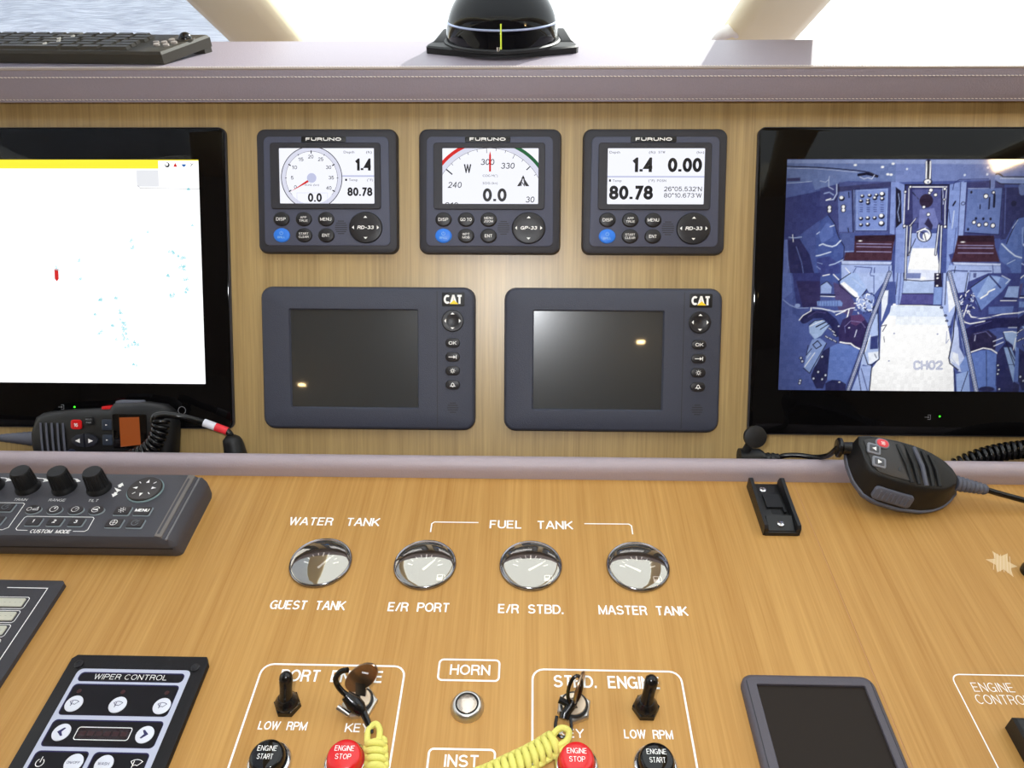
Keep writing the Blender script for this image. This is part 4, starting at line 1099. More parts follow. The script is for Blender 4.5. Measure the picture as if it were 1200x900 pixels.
LA = np.where(A <= 0.04045, A / 12.92, ((A + 0.055) / 1.055) ** 2.4)
ca.data.foreach_set('color', np.concatenate([LA, np.ones((ny, nx, 1))], -1).ravel())
mt = pm('camera_picture', (12, 12, 12), 0.05); nt = mt.node_tree; an = nt.nodes.new('ShaderNodeVertexColor'); an.layer_name = 'picture'
nt.links.new(an.outputs['Color'], nt.nodes['Principled BSDF'].inputs['Emission Color']); nt.nodes['Principled BSDF'].inputs['Emission Strength'].default_value = 1.0
me.materials.append(mt); me.validate()
so = bpy.data.objects.new('screen', me); COL.objects.link(so); so.parent = MR
mb = MB(); icon_input(mb, 1.2, -129.9, 5.6); mb.build('touch_icons', DIMPRINT, MR, smooth=False)
mb = MB(); mb.lathe([(.8, 5.3), (.8, 5.6), (0, 5.8)], 13.2, -129, 10); mb.build('indicator_light', GREENLED, MR)

# ------------------------------------------------------------------ tank gauges
def gauge(x, y, label, fuel, ang):
    t = thing('tank_gauge', label, 'gauge', desk(x, y), 'round tank gauges in a row')
    mb = MB(); mb.lathe([(25.8, 0), (26, 1.4), (25.5, 2.8), (24.9, 3.2), (24.3, 2.8), (24.0, 1.4), (23.8, 0.3)], n=64)
    mb.F = mb.F[:-2] if False else mb.F
    # open ring: drop the two caps
    mb.F = mb.F[:-2]; mb.M = mb.M[:-2]
    mb.build('bezel', pm('smoked_chrome', (150, 150, 158), 0.14, 1.0), t)
    mb = MB(); mb.flat(circ(0, 0, 24, 48), 0.35, 0)
    for k in range(9):
        a = 160 - k * 17.5; r1 = 15.5; r0 = 11 if k % 4 == 0 else 13
        mb.line([(r0 * math.cos(R(a)), r0 * math.sin(R(a)) - 4), (r1 * math.cos(R(a)), r1 * math.sin(R(a)) - 4)], 1.1 if k % 4 == 0 else .7, .45, 1)
    if fuel:
        mb.line(rr(4, 5.6, .4, 13.5, -12.6), .8, .45, 1, closed=True); mb.flat([(11.5, -15.4), (15.5, -15.4), (15.5, -12.6), (11.5, -12.6)], .46, 1); mb.line([(16, -14.6), (17.6, -14.6), (17.6, -10.8), (16.4, -9.6)], .5, .45, 1)
    mb.build('dial', [pm('gauge_dial', (52, 48, 46), 0.5), PRINT], t, smooth=False)
    ca, sa = math.cos(R(ang)), math.sin(R(ang))
    mb = MB(); mb.plate([(ca * p - sa * s, sa * p + ca * s - 4) for p, s in ((-2, -1.1), (12, -.6), (12, .6), (-2, 1.1))], .8, 1.1); mb.build('needle', PRINT, t, smooth=False)
    mb = MB(); prof = [(24.6, 2.5)] + [(24.6 * math.cos(R(a)), 2.5 + 2.6 * math.sin(R(a))) for a in (15, 30, 45, 60, 75)] + [(0.2, 5.1)]
    mb.lathe(prof, n=64); mb.F = mb.F[:-2] + mb.F[-1:]; mb.M = mb.M[:-2] + mb.M[-1:]
    mb.build('glass', CLEAR, t, ang=80)
gauge(-154.0, -165.5, 'round chrome gauge above the GUEST TANK lettering', False, 55)
gauge(-67.0, -166.0, 'round chrome gauge above the E/R PORT lettering', True, 50)
gauge(20.4, -165.2, 'round chrome gauge above the E/R STBD. lettering', True, 35)
gauge(108.6, -164.8, 'round chrome gauge above the MASTER TANK lettering', True, 150)

# ------------------------------------------------------------------ engine switches
def toggle(x, y, label):
    t = thing('toggle_switch', label, 'switch', desk(x, y), 'black toggle switches')
    mb = MB(); mb.loft([[(px, py, z) for px, py in circ(0, 0, r, 6)] for r, z in ((9.3, 0), (9.3, 4.2), (8.3, 5))]); mb.build('hex_nut', RUBBERG, t, ang=30)
    mb = MB(); mb.lathe([(8.0, 4.8), (7.8, 6.5), (6.4, 8.5), (5.0, 11)], n=24)
    P = [Vector((0, 0, 8.5)), Vector((.5, 1.2, 13)), Vector((1.2, 2.8, 19)), Vector((1.9, 4.4, 25)), Vector((2.2, 5.3, 28)), Vector((2.3, 5.7, 29.6)), Vector((2.3, 5.9, 30.3))]
    mb.tube(P, [5.2, 4.2, 4.2, 4.6, 4.1, 2.6, 1.0], 18); mb.build('rubber_lever', RUBBERG, t, ang=60)
toggle(-146.6, -292, 'black rubber toggle switch over the LOW RPM lettering of the port engine')
toggle(99.6, -289.5, 'black rubber toggle switch over the LOW RPM lettering of the starboard engine')

def push_button(x, y, m, words, label, grp):
    t = thing('engine_button', label, 'button', desk(x, y), grp)
    mb = MB(); mb.lathe([(14.2, 0), (14.2, 2.2), (13.6, 3.4), (12.2, 4.2), (11.4, 3.6), (11.2, 2.0)], n=48); mb.F = mb.F[:-2]; mb.M = mb.M[:-2]
    mb.build('steel_ring', CHROME, t)
    mb = MB(); mb.lathe([(11.3, 1), (11.3, 8), (10.9, 10), (10.2, 11.2), (9, 11.9), (6, 12.3), (0, 12.5)], n=40)
    mb.text(words[0], 0, 1.9, 3.4, 12.62, 1, w=12.6, align='C', bold=-0.02); mb.text(words[1], 0, -3.4, 3.4, 12.62, 1, w=10.2, align='C', bold=-0.02)
    mb.build('cap', [m, PRINT], t, ang=50)
push_button(-147.6, -332, BLACKG, ('ENGINE', 'START'), 'round black ENGINE START push button on the port side', 'engine start buttons')
push_button(-98, -331, RED, ('ENGINE', 'STOP'), 'round red ENGINE STOP push button on the port side', 'engine stop buttons')
push_button(50.4, -329.5, RED, ('ENGINE', 'STOP'), 'round red ENGINE STOP push button on the starboard side', 'engine stop buttons')
push_button(101, -329, BLACKG, ('ENGINE', 'START'), 'round black ENGINE START push button on the starboard side', 'engine start buttons')

t = thing('horn_button', 'round brushed steel horn button under the HORN lettering', 'button', desk(-22.7, -290.5))
mb = MB(); mb.lathe([(11.6, 0), (11.6, 1.0), (9.6, 4.6), (8.9, 5), (8.1, 5), (7.8, 4.2), (7.8, 2)], n=48); mb.F = mb.F[:-2]; mb.M = mb.M[:-2]; mb.build('bevelled_ring', STEEL, t)
mb = MB(); mb.lathe([(7.9, 2), (7.9, 4.0), (6.7, 4.0)], n=40); mb.build('gap_ring', RUBBER, t)
mb = MB(); mb.lathe([(6.8, 3), (6.8, 4.9), (6.4, 5.2), (0, 5.1)], n=40); mb.build('press_face', pm('turned_steel', (214, 202, 190), 0.25, 1.0, grain=0.3, gscale=500), t)

def lock(x, y, label, rot):
    t = thing('ignition_lock', label, 'lock', ((x, y, 0), (0, 0, R(rot))), 'key locks')
    mb = MB(); mb.loft([[(px, py, z) for px, py in circ(0, 0, r, 6)] for r, z in ((12.2, 0), (12.2, 3), (11.0, 4))]); mb.build('hex_nut', STEEL, t, ang=25)
    mb = MB(); mb.lathe([(9.6, 3.5), (9.6, 5.6), (9.0, 6.2), (8.2, 6.2), (8.1, 5.2)], n=36); mb.build('dark_ring', BLACKP, t)
    mb = MB(); mb.lathe([(8.0, 5), (8.0, 6.4), (7.6, 6.8), (0, 6.9)], n=36); mb.box(-1, 1, -4, 4, 6.8, 6.95, 1); mb.build('barrel', [pm('lock_barrel', (215, 196, 172), 0.3, 0.6), BLACKP], t)
lock(-97, -289.5, 'steel key lock of the port engine behind the tilted key', 10)
lock(50.5, -290, 'steel key lock of the starboard engine behind the edge-on key', 20)

def key(place, label, z0=7, lean=0.0):
    """flat key standing in its lock: local x across the bow, local z up"""
    t = thing('ignition_key', label, 'key', place, 'engine keys')
    mb = MB(); o = [(px + lean * (pz - 20), pz) for px, pz in circ(0, 20.5, 10, 28, 12)]
    n = len(o)
    mb.loft([[(px, -.9, pz) for px, pz in inset(o, .5)], [(px, -.5, pz) for px, pz in o], [(px, .5, pz) for px, pz in o], [(px, .9, pz) for px, pz in inset(o, .5)]][::-1])
    mb.line([], 1, 0) if False else None
    mb.build('bow', BRONZE, t)
    mb = MB(); mb.box(-3.6, 3.6, -1, 1, z0, 16.5); mb.build('shank', STEELD, t, smooth=False)
    mb = MB(); mb.box(-2.2 + lean * 6, 2.4 + lean * 6, -1.05, 1.05, 24.4, 25.6); mb.build('stamped_slot', WHITEP, t, smooth=False)
    return t
key(((-96.5, -289.5, 0), (R(-24), R(-2), R(-10))), 'worn metal key with an oval bow standing in the port lock', lean=0.55)
key(((51.8, -289, 0), (R(2), R(8), R(68))), 'worn metal key seen edge-on standing in the starboard lock')

# ------------------------------------------------------------------ lanyards
def loop_ring(mb, c, ax, ay, r1, r2, w, n=20, m=0):
    c = Vector(c); ax = Vector(ax).normalized(); ay = Vector(ay).normalized()
    mb.tube([c + ax * (r1 * math.cos(2 * math.pi * i / n)) + ay * (r2 * math.sin(2 * math.pi * i / n)) for i in range(n)], w, 8, m, closed=True)
def braid(t, path, w, cord=2.15, pitch=5.0):
    """cobra weave: bights that cross the core in turn, bumps on both edges"""
    S = smooth_path(path, 10); L = [0]
    for i in range(1, len(S)): L.append(L[-1] + (S[i] - S[i - 1]).length)
    tot = L[-1]; nk = int(tot / pitch)
    def at(d):
        d = max(0, min(tot, d))
        j = max(0, min(len(S) - 2, int(np.searchsorted(L, d)) - 1)); f = (d - L[j]) / max(1e-6, L[j + 1] - L[j])
        return S[j].lerp(S[j + 1], f), (S[j + 1] - S[j]).normalized()
    mb = MB()
    for e in (-1, 1):
        P = []
        for k in range(nk * 4 + 1):
            p, tg = at(k * tot / (nk * 4)); s = tg.cross(Vector((0, 0, 1))).normalized()
            P.append(p + s * e * 1.6 + Vector((0, 0, 1.2)))
        mb.tube(P, cord * .8, 7)
    core = [at(k * tot / 40)[0] + Vector((0, 0, 3.0)) for k in range(41)]
    mb.tube(core, 3.6, 10)
    for k in range(nk):
        P = []; Rr = []
        for i in range(11):                      # one bight over the top, slightly slanted
            f = i / 10
            p, tg = at((k + .25 + .75 * f) * pitch); s = tg.cross(Vector((0, 0, 1))).normalized()
            P.append(p + s * (w * .46) * math.cos(math.pi * f) + Vector((0, 0, 2.2 + 4.6 * math.sin(math.pi * f) ** .7)))
            Rr.append(cord * (.85 + .25 * math.sin(math.pi * f)))
        mb.tube(P, Rr, 8)
        for sd in (-1, 1):                       # the chain of bumps along both edges
            p, tg = at((k + .5 + .25 * sd) * pitch); s = tg.cross(Vector((0, 0, 1))).normalized()
            q = p + s * sd * (w * .5) + Vector((0, 0, 2.4))
            mb.tube([q - tg * pitch * .62 - s * sd * 1.2, q - tg * pitch * .25, q + tg * pitch * .25, q + tg * pitch * .62 - s * sd * 1.2 + Vector((0, 0, 1))], [cord * .7, cord * .98, cord * .98, cord * .7], 8)
    mb.build('braid', CORD, t, ang=70)

t = thing('lanyard', 'yellow paracord lanyard hanging down from the port engine key', 'lanyard', desk(0, 0), 'yellow key lanyards')
mb = MB()
# black clip: hook round the key bow, swivel body, strap
mb.tube(smooth_path([(-101, -293, 14), (-106, -291.5, 17), (-110, -289, 22), (-110.5, -287, 27), (-107, -285, 31), (-102, -285, 33)], 5), [1.9] * 26, 10)
mb.tube([(-104, -293.5, 17), (-99, -296, 13), (-95, -298.5, 10), (-92, -301, 8)], [3.6, 5.4, 5.2, 3.2], 12)
mb.tube([(-92.5, -299.5, 9), (-88.5, -305, 5.5), (-84.5, -312, 3)], [2.6, 2.2, 1.3], 8)
mb.build('clip', RUBBERG, t)
mb = MB(); mb.tube([(-109.5, -297.5, 9), (-101, -302, 7)], 2.3, 12); mb.build('trigger', CHROME, t)
mb = MB(); mb.tube(smooth_path([(-86.5, -318, 3), (-87, -310.5, 4), (-83, -306.5, 5), (-79.5, -310, 4), (-79, -318, 3)], 6), 2.1, 8); mb.build('cord_loop', CORD, t)
braid(t, [(-81.5, -317, 0), (-79, -327, 0), (-76.5, -340, 0), (-75, -358, 0), (-76, -375, 0)], 12)

t = thing('lanyard', 'yellow paracord lanyard trailing left from the starboard engine key', 'lanyard', desk(0, 0), 'yellow key lanyards')
mb = MB()
loop_ring(mb, (50.3, -289.5, 22), (1, .25, 0), (0.1, 0.35, 1), 4.6, 11, 1.25)
mb.tube([(50, -291, 12), (48, -293.5, 9.5), (44, -298, 7)], [3.2, 3.6, 3.0], 12)
mb.tube([(40, -291, 12.5), (46, -293, 11)], [2.4, 2.2], 10)
mb.tube([(44, -297.5, 7), (43, -301, 5.6)], [3.8, 3.2], 12)
mb.build('clip', RUBBERG, t)
mb = MB(); mb.tube(smooth_path([(38.5, -299, 6), (37.5, -306, 4), (40, -311.5, 3.5), (46, -311.5, 3.5), (48, -306, 4.5), (47.5, -300, 6)], 5), 1.1, 8); mb.build('ring', RUBBERG, t)
mb = MB(); mb.tube(smooth_path([(34, -313, 3), (40, -308, 6.5), (46, -309, 6), (45, -314, 3.5), (38, -319, 3)], 6), 2.2, 8); mb.build('cord_loop', CORD, t)
braid(t, [(38, -314.5, 0), (30, -320, 0), (20, -326, 0), (8, -332, 0), (-6, -339, 0), (-24, -346, 0)], 14)

# ------------------------------------------------------------------ wiper control panel
t = thing('wiper_panel', 'black square WIPER CONTROL panel with silver outlines', 'control panel', desk(0, 0))
o = [(-310.5, -257.6), (-313.5, -260.8), (-313.5, -372), (-212.2, -372), (-212.2, -263), (-215, -257.6)]
mb = MB(); mb.plate(o, 0, 4.2, 0.5); mb.build('plate', pm('panel_black', (22, 20, 23), 0.4, grain=0.15, spec=0.3), t, ang=25)
mb = MB(); z = 4.3
mb.flat(rr(82, 100, 4, -262.6, -319), z, 0)
for (x0, x1, y0, y1, r) in ((-300.6, -225, -279, -271.6, 3), (-300.9, -225.3, -304.2, -280.8, 3), (-300.9, -225.3, -326, -307.2, 3), (-300.9, -265.4, -350, -328.6, 3), (-262.4, -225.6, -350, -328.8, 3)):
    mb.flat(rr(x1 - x0, y1 - y0, r, (x0 + x1) / 2, (y0 + y1) / 2), z + .05, 1); mb.flat(rr(x1 - x0 - 1.2, y1 - y0 - 1.2, r - .4, (x0 + x1) / 2 + .2, (y0 + y1) / 2 - .3), z + .08, 2)
mb.build('overlay', [BAND, pm('overlay_violet_edge', (36, 30, 80), 0.4, spec=0.3), pm('overlay_black', (20, 16, 20), 0.4, spec=0.25)], t, smooth=False)
mb = MB(); mb.text('WIPER CONTROL', -289.3, -277.2, 4.1, z + .12, w=52.5, bold=-0.02); mb.build('lettering', PRINT, t, smooth=False)
def wico(mb, x, y, s, z, m):
    mb.line([(x - 3 * s, y + 1.2 * s), (x - 1.6 * s, y + 2 * s), (x, y + 2.3 * s), (x + 1.8 * s, y + 2 * s), (x + 3.4 * s, y + 1.2 * s), (x + 1.2 * s, y - 1 * s), (x, y - .6 * s), (x - 1 * s, y - 1 * s)], .4, z, m, closed=True)
    mb.line([(x - 1.4 * s, y - 2.2 * s), (x - 1.2 * s, y + 1.6 * s)], .5, z, m)
for k, (x, y) in enumerate(((-293.3, -296), (-262.6, -296.3), (-231.8, -296.6), (-291.2, -316.4), (-234.7, -316.9), (-272.5, -336.4), (-252.6, -336.8))):
    mb = MB(); mb.lathe([(5.9, 4.2), (5.9, 4.8), (5.2, 5.2), (0, 5.2)], x, y, 28)
    if k < 3: wico(mb, x, y, .95, 5.3, 1)
    elif k == 3: mb.flat([(x - 2.6, y), (x + 1, y + 3), (x + 2.2, y + 2.6), (x + .4, y), (x + 2.2, y - 2.6), (x + 1, y - 3)][::-1], 5.3, 1)
    elif k == 4: mb.flat([(x + 2.6, y), (x - 1, y + 3), (x - 2.2, y + 2.6), (x - .4, y), (x - 2.2, y - 2.6), (x - 1, y - 3)], 5.3, 1)
    elif k == 5: mb.text('ON/OFF', x, y - .9, 1.7, 5.3, 1, w=8.6, align='C')
    else: mb.text('WASH', x, y - .9, 1.8, 5.3, 1, w=7.4, align='C')
    mb.build('button', [WHITEP, PURPLE], t)
for x in (-294.5, -263.5, -232.5):
    mb = MB(); mb.lathe([(1.6, 4.3), (1.5, 4.6), (0, 4.7)], x, -286.6, 14); mb.build('indicator', DIMRED, t)
mb = MB(); mb.line(rr(36.5, 8.6, 1.6, -263, -316.7), .5, z + .12, 0, closed=True); mb.flat(rr(35, 7, 1.2, -263, -316.7), z + .1, 1)
for k in range(6): mb.flat(rr(4.2, 3, .5, -277 + k * 5.6, -316.7), z + .13, 2)
mb.build('number_window', [PRINT, pm('led_window', (34, 16, 16), 0.2), pm('led_segment_off', (52, 24, 24), 0.3)], t, smooth=False)
mb = MB(); mb.line(arc(-294.6, -336.6, 2.5, 120, 420, 16), .5, z + .12); mb.line([(-294.6, -336.4), (-294.6, -332.6)], .5, z + .12); wico(mb, -232.4, -336, 1.2, z + .12, 0); mb.build('printed_icons', PRINT, t, smooth=False)
for x, y in ((-305.6, -265.6), (-220, -266.6), (-305.6, -364), (-220, -364)):
    mb = MB(); mb.lathe([(3.1, 4.1), (3.0, 4.9), (2.2, 5.3), (0, 5.1)], x, y, 20); mb.box(x - 1.6, x + 1.6, y - .25, y + .25, 5.1, 5.32, 1); mb.box(x - .25, x + .25, y - 1.6, y + 1.6, 5.1, 5.32, 1); mb.build('screw', [pm('black_screw', (48, 46, 48), 0.3, 0.6), BLACKP], t)

# ------------------------------------------------------------------ labelled switch panel (left edge)
t = thing('switch_panel', 'dark grey panel with pale label strips at the left edge of the desk', 'control panel', desk(0, 0))
o = [(-357.2, -190.5), (-560, -190.0), (-560, -400), (-354.6, -400), (-354.6, -193.2)]
mb = MB(); mb.plate(o, 0, 4, .4); mb.build('plate', pm('panel_charcoal', (58, 56, 60), 0.45, grain=0.2), t, ang=25)
mb = MB(); mb.line([(-398.5, -198.3), (-365.4, -198.5), (-365.2, -390)], .7, 4.1); mb.build('printed_line', PRINT, t, smooth=False)
TAG = pm('label_strip', (196, 194, 178), 0.4)
for k in range(8):
    yc = -213 - k * 12.75 - (0 if k == 0 else 0)
    mb = MB(); mb.line(rr(64, 11, 2.2, -406.2, yc), .5, 4.1, 1, closed=True); mb.plate(rr(60.5, 7.8, 1.2, -406.6, yc), 4, 5, .3, 0)
    mb.text('SWITCH' if False else 'LIGHTS' if False else '- - - -', -392, yc - .6, 1.2, 5.05, 2, w=14)
    mb.build('label_strip', [TAG, PRINT, INKG], t)

# ------------------------------------------------------------------ sonar control box
t = thing('sonar_control_box', 'grey control box with black knobs and a round dial pad', 'control box', desk(0, 0))
mb = MB()
prof = [(-88, 0), (-160, 0), (-163.4, 6), (-163.4, 14), (-163, 20.5), (-161, 24.2), (-158, 25), (-92, 25), (-86, 24), (-85, 19), (-85, 3)]
L = []
for x, k, dz in ((-620, 0, 0), (-290, 0, 0), (-287.5, 0, .3), (-285.5, 0, -.4), (-281.5, 0, -3.2), (-280, 0, -3.2), (-278.5, 0, -2.8), (-274.5, 1.2, -7), (-273, 3, -11)):
    L.append([(x, y + (k if y < -120 else -k), max(0.0 if z < 1 else 2, z + (dz if z > 15 else 0))) for y, z in prof])
mb.loft([list(reversed(l)) for l in L]); mb.build('body', SONARP, t, ang=32)
mb = MB(); mb.loft([[(-289, -161, 24.2), (-283.5, -161, 22.6), (-283.5, -87, 22.6), (-289, -87, 24.2)], [(-289, -161, 25.5), (-283.5, -161, 24.2), (-283.5, -87, 24.2), (-289, -87, 25.5)]]); mb.build('edge_strip', pm('strip_warm_grey', (112, 106, 102), 0.4, grain=0.3), t, smooth=False)
mb = MB(); mb.tube([(-280.0, -162, 21.6), (-280.0, -87, 21.6)], 0.9, 8); mb.build('edge_bead', pm('bead_grey', (120, 118, 120), 0.3), t)
mb = MB(); mb.box(-620, -276, -163.9, -163.2, 12.4, 13.2); mb.build('joint_line', BLACKP, t, smooth=False)
for x in (-458.5, -425.6, -393, -361.8):
    mb = MB(); y = -106
    mb.lathe([(10.4, 25), (10.4, 26.5), (9.4, 28), (8.8, 30)], x, y, 32, 0)
    mb.lathe([(8.8, 28), (7.9, 44.5), (7.2, 45.6), (0, 45.8)], x, y, 32, 0)
    for a in range(18):
        q = R(a * 20); mb.tube([(x + 8.7 * math.cos(q), y + 8.7 * math.sin(q), 29.5), (x + 7.8 * math.cos(q), y + 7.8 * math.sin(q), 44)], .6, 4)
    mb.build('knob', RUBBER, t, ang=50)
z = 25.1
mb = MB(); mb.lathe([(14.6, 24.9), (14.6, 27.4), (13.8, 28.2), (12.8, 28.0), (0, 27.6)], -319.6, -107.6, 44)
mb.M = [1 if False else 0] * len(mb.F)
cx, cy = -319.6, -107.6
for k in range(8):
    a = R(45 * k + 90)
    if k % 2 == 0: pts = [(10.6, 0), (6.4, 1.5), (6.4, -1.5)]
    else: pts = [(10.8, .4), (8, .4), (8, -.4), (10.8, -.4)]
    mb.flat([(cx + math.cos(a) * p - math.sin(a) * s, cy + math.sin(a) * p + math.cos(a) * s) for p, s in pts], 28.3, 1)
mb.build('dial_pad', [pm('dial_brown_black', (52, 47, 46), 0.4, grain=0.3), PRINT], t)
mb = MB(); mb.ring(circ(cx, cy, 15.6, 44), circ(cx, cy, 14.5, 44), 24.9, 26.2, .3); mb.build('dial_rim', pm('dial_rim_green', (128, 148, 150), 0.5), t)
BK = pm('key_brown_black', (50, 45, 47), 0.45, grain=0.2); BR = pm('key_rim_grey', (122, 130, 134), 0.5)
def sbtn(x, y, w, h, draw, round_=False, name='button'):
    mb = MB()
    o = circ(x, y, w / 2, 24, h / 2) if round_ else rr(w, h, 1.2, x, y)
    o2 = circ(x + .8, y - .7, w / 2 + .4, 24, h / 2 + .4) if round_ else rr(w + 1, h + 1, 1.4, x + .7, y - .6)
    mb.plate(o2, 24.9, 25.5, .2, 1); mb.plate(o, 25.2, 26.6, .5, 0)
    draw(mb, x, y, 26.7); mb.build(name, [BK, BR, PRINT], t)
def fan(mb, x, y, z):
    mb.line(arc(x, y, 3.2, 0, 360, 20), .45, z, 2); mb.flat([(x, y - .3), (x + 2, y + 1.8), (x - .2, y + 1.8)], z, 2)
def halves(mb, x, y, z):
    mb.line(arc(x - 2.8, y - .4, 1.9, 0, 360, 14), .4, z, 2); mb.line([(x + .4, y - 1.4), (x + 5, y - 1.6), (x + 4, y + 2), (x + 3, y), (x + .6, y - .2)], .45, z, 2, closed=True)
def eye(mb, x, y, z):
    mb.line(arc(x, y, 3.1, 20, 340, 20), .45, z, 2); mb.flat([(x + 2, y + 1), (x - 2.4, y + .4), (x - 2.4, y - .4), (x + 2, y - 1)][::-1], z, 2)
def clk(mb, x, y, z):
    mb.line(arc(x, y, 2.9, 0, 360, 18), .4, z, 2); mb.line([(x, y), (x + 1.4, y + 1.4)], .5, z, 2)
for x, f in ((-405.8, halves), (-387.4, fan), (-369, clk), (-351.2, eye)): sbtn(x, -133, 13.2, 9.6, f, True)
for k, x in enumerate((-397.3, -379.2, -361.0)):
    sbtn(x, -147.2, 12, 8.4, lambda mb, x, y, z, s=str(k + 1): mb.text(s, x, y - 1.8, 3.6, z, 2, align='C', bold=.03))
def sunic(mb, x, y, z):
    mb.line(arc(x, y, 1.2, 0, 360, 12), .4, z, 2)
    for a in range(0, 360, 45): mb.line([(x + 2 * math.cos(R(a)), y + 2 * math.sin(R(a))), (x + 3.1 * math.cos(R(a)), y + 3.1 * math.sin(R(a)))], .5, z, 2)
def cross(mb, x, y, z):
    mb.line(arc(x, y, 2.9, 0, 360, 18), .45, z, 2); mb.line([(x - 2.9, y), (x + 2.9, y)], .45, z, 2); mb.line([(x, y - 2.9), (x, y + 2.9)], .45, z, 2)
def dim(mb, x, y, z): mb.line(arc(x, y, 2.8, 60, 360, 18), .4, z, 1); mb.line([(x, y), (x + 3, y + 2.6)], .4, z, 1)
sbtn(-328.2, -133.2, 13, 9.4, sunic); sbtn(-310.8, -133.2, 13.6, 9.4, lambda mb, x, y, z: mb.text('MENU', x, y - 1.7, 3.4, z, 2, w=12, align='C', bold=.045))
sbtn(-328.6, -147.7, 13, 9.2, cross); sbtn(-310.6, -147.7, 13, 9.2, dim)
sbtn(-430.8, -131, 13, 9.2, dim); sbtn(-430.8, -146.2, 13, 9.2, cross); sbtn(-448.6, -131, 13, 9.2, clk); sbtn(-448.6, -146.2, 13, 9.2, fan)
mb = MB()
mb.line([(-397.5, -156.5), (-406.5, -156.3), (-408.4, -154.6), (-408.4, -142), (-407, -140.6), (-350.4, -140.6), (-348.6, -142), (-347.6, -155), (-349.4, -156.8), (-359, -156.8)], .6, z)
mb.line([(-470, -124.9), (-419.5, -124.9), (-417.4, -126), (-415.4, -153.5), (-419, -156.2), (-470, -156.2)], .6, z)
mb.text('CUSTOM  MODE', -394.6, -159.3, 4.0, z, w=33.8, bold=.012)
for s, x, w in (('TRAIN', -424, 12), ('RANGE', -391.5, 14.5), ('TILT', -359.8, 9)): mb.text(s, x, -122.4, 3.0, z, w=w, align='C', bold=-.02)
for x0, x1 in ((-453, -446), (-418.4, -412), (-389, -383)):
    mb.line([(x0 - 9, -93.0), (x0, -94)], .7, z)
    xm = (x0 + x1) / 2; mb.flat([(x1, -97), (x1 - 5, -93.6), (x1 - 5, -98.6)], z)
    mb.line([(x0, -94), (x1 - 4, -96)], 1.2, z)
for y, s in ((-100.6, 1), (-113.8, -1)):
    x = -344.7; mb.flat([(x - 3, y - 1.4 * s), (x - 1.4, y - 1.4 * s), (x - 1.4, y - 3.6 * s), (x + 1.4, y - 3.6 * s), (x + 1.4, y - 1.4 * s), (x + 3, y - 1.4 * s), (x, y + 2.6 * s)][::s], z)
mb.flat([(-349, -104.5), (-341, -107.6), (-344, -110)][::-1], z)
mb.build('lettering', PRINT, t, smooth=False)

# ------------------------------------------------------------------ small blank display, lower right
t = thing('small_panel_display', 'small slate framed display with a blank screen on the lower right of the desk', 'display', desk(214.5, -330.5))
out = []
for x, y in rr(92, 132, 8): out.append((x * (1 + .02 * (1 - (y / 66) ** 2)), y * (1 + .012 * (1 - (x / 46) ** 2))))
op = rr(74.5, 86, .8, .8, 14.5)
mb = MB()
mb.loft([[(x, y, 0) for x, y in out], [(x, y, 4) for x, y in out], [(x, y, 6) for x, y in inset(out, 1.4)], [(x, y, 7) for x, y in inset(out, 4)], [(x, y, 7) for x, y in inset(op, -.4)], [(x, y, 6.6) for x, y in op], [(x, y, 4.6) for x, y in op]], 0, True, False)
mb.build('case', pm('grey_frame_plastic', (84, 80, 88), 0.5, grain=0.4, gscale=1500), t)
mb = MB(); mb.flat(inset(op, -.2), 4.8); mb.build('screen', LCDMATT, t, smooth=False)
mb = MB(); mb.box(-44, 44, -62, -33, 6.9, 7.2); mb.build('key_strip', DARKP, t, smooth=False)
mb = MB(); mb.box(-43.2, -42.6, -60, 60, 6.2, 6.95); mb.box(42.6, 43.2, -60, 60, 6.2, 6.95); mb.build('frame_shade_line', DARKP, t, smooth=False)  # thin dark strips stand in for the shade lines along the frame sides

# ------------------------------------------------------------------ microphone bracket
t = thing('microphone_bracket', 'empty black microphone bracket screwed to the desk', 'bracket', ((235.8, -97.5, 0), (0, 0, R(0))))
mb = MB(); mb.plate(rr(31, 61, 2), 0, 4, .8)
for s in (-1, 1):
    L = []
    for y, h in ((-30, 8), (-28, 10.5), (-10, 11), (10, 12), (28, 13.5), (30.3, 11)):
        L.append([(s * 15.6, y, 0), (s * 15.6, y, h), (s * 12.6, y, h), (s * 11.6, y, h - 3), (s * 11.6, y, 0)][::s])
    mb.loft([list(reversed(l)) for l in L] if s < 0 else [list(reversed(l)) for l in L])
mb.loft([[(x * 11.6, y, 3.5) for x, y in ((-1, -30), (1, -30), (1, -15), (-1, -15))], [(x * 11, y, z) for x, y, z in ((-1, -29, 5), (1, -29, 5), (1, -15, 9), (-1, -15, 9))]])
mb.box(-6, 9, -2, 14, 3.5, 6.2); mb.build('holder', BLACKP, t, ang=30)
mb = MB(); mb.box(-2.5, 4.5, -8, -.5, 3.9, 4.3); mb.box(7.5, 9.5, -8, 2, 3.5, 6.5); mb.build('catch_slot', RUBBER, t, smooth=False)
for x, y, z in ((-3.5, 22, 4.2), (0, -23, 7)):
    mb = MB(); mb.lathe([(3.1, z - .6), (3, z + .6), (2, z + 1.2), (0, z + 1)], x, y, 16); mb.box(x - 2, x + 2, y - .3, y + .3, z + .9, z + 1.3, 1); mb.box(x - .3, x + .3, y - 2, y + 2, z + .9, z + 1.3, 1); mb.build('screw', [CHROME, STEELD], t)

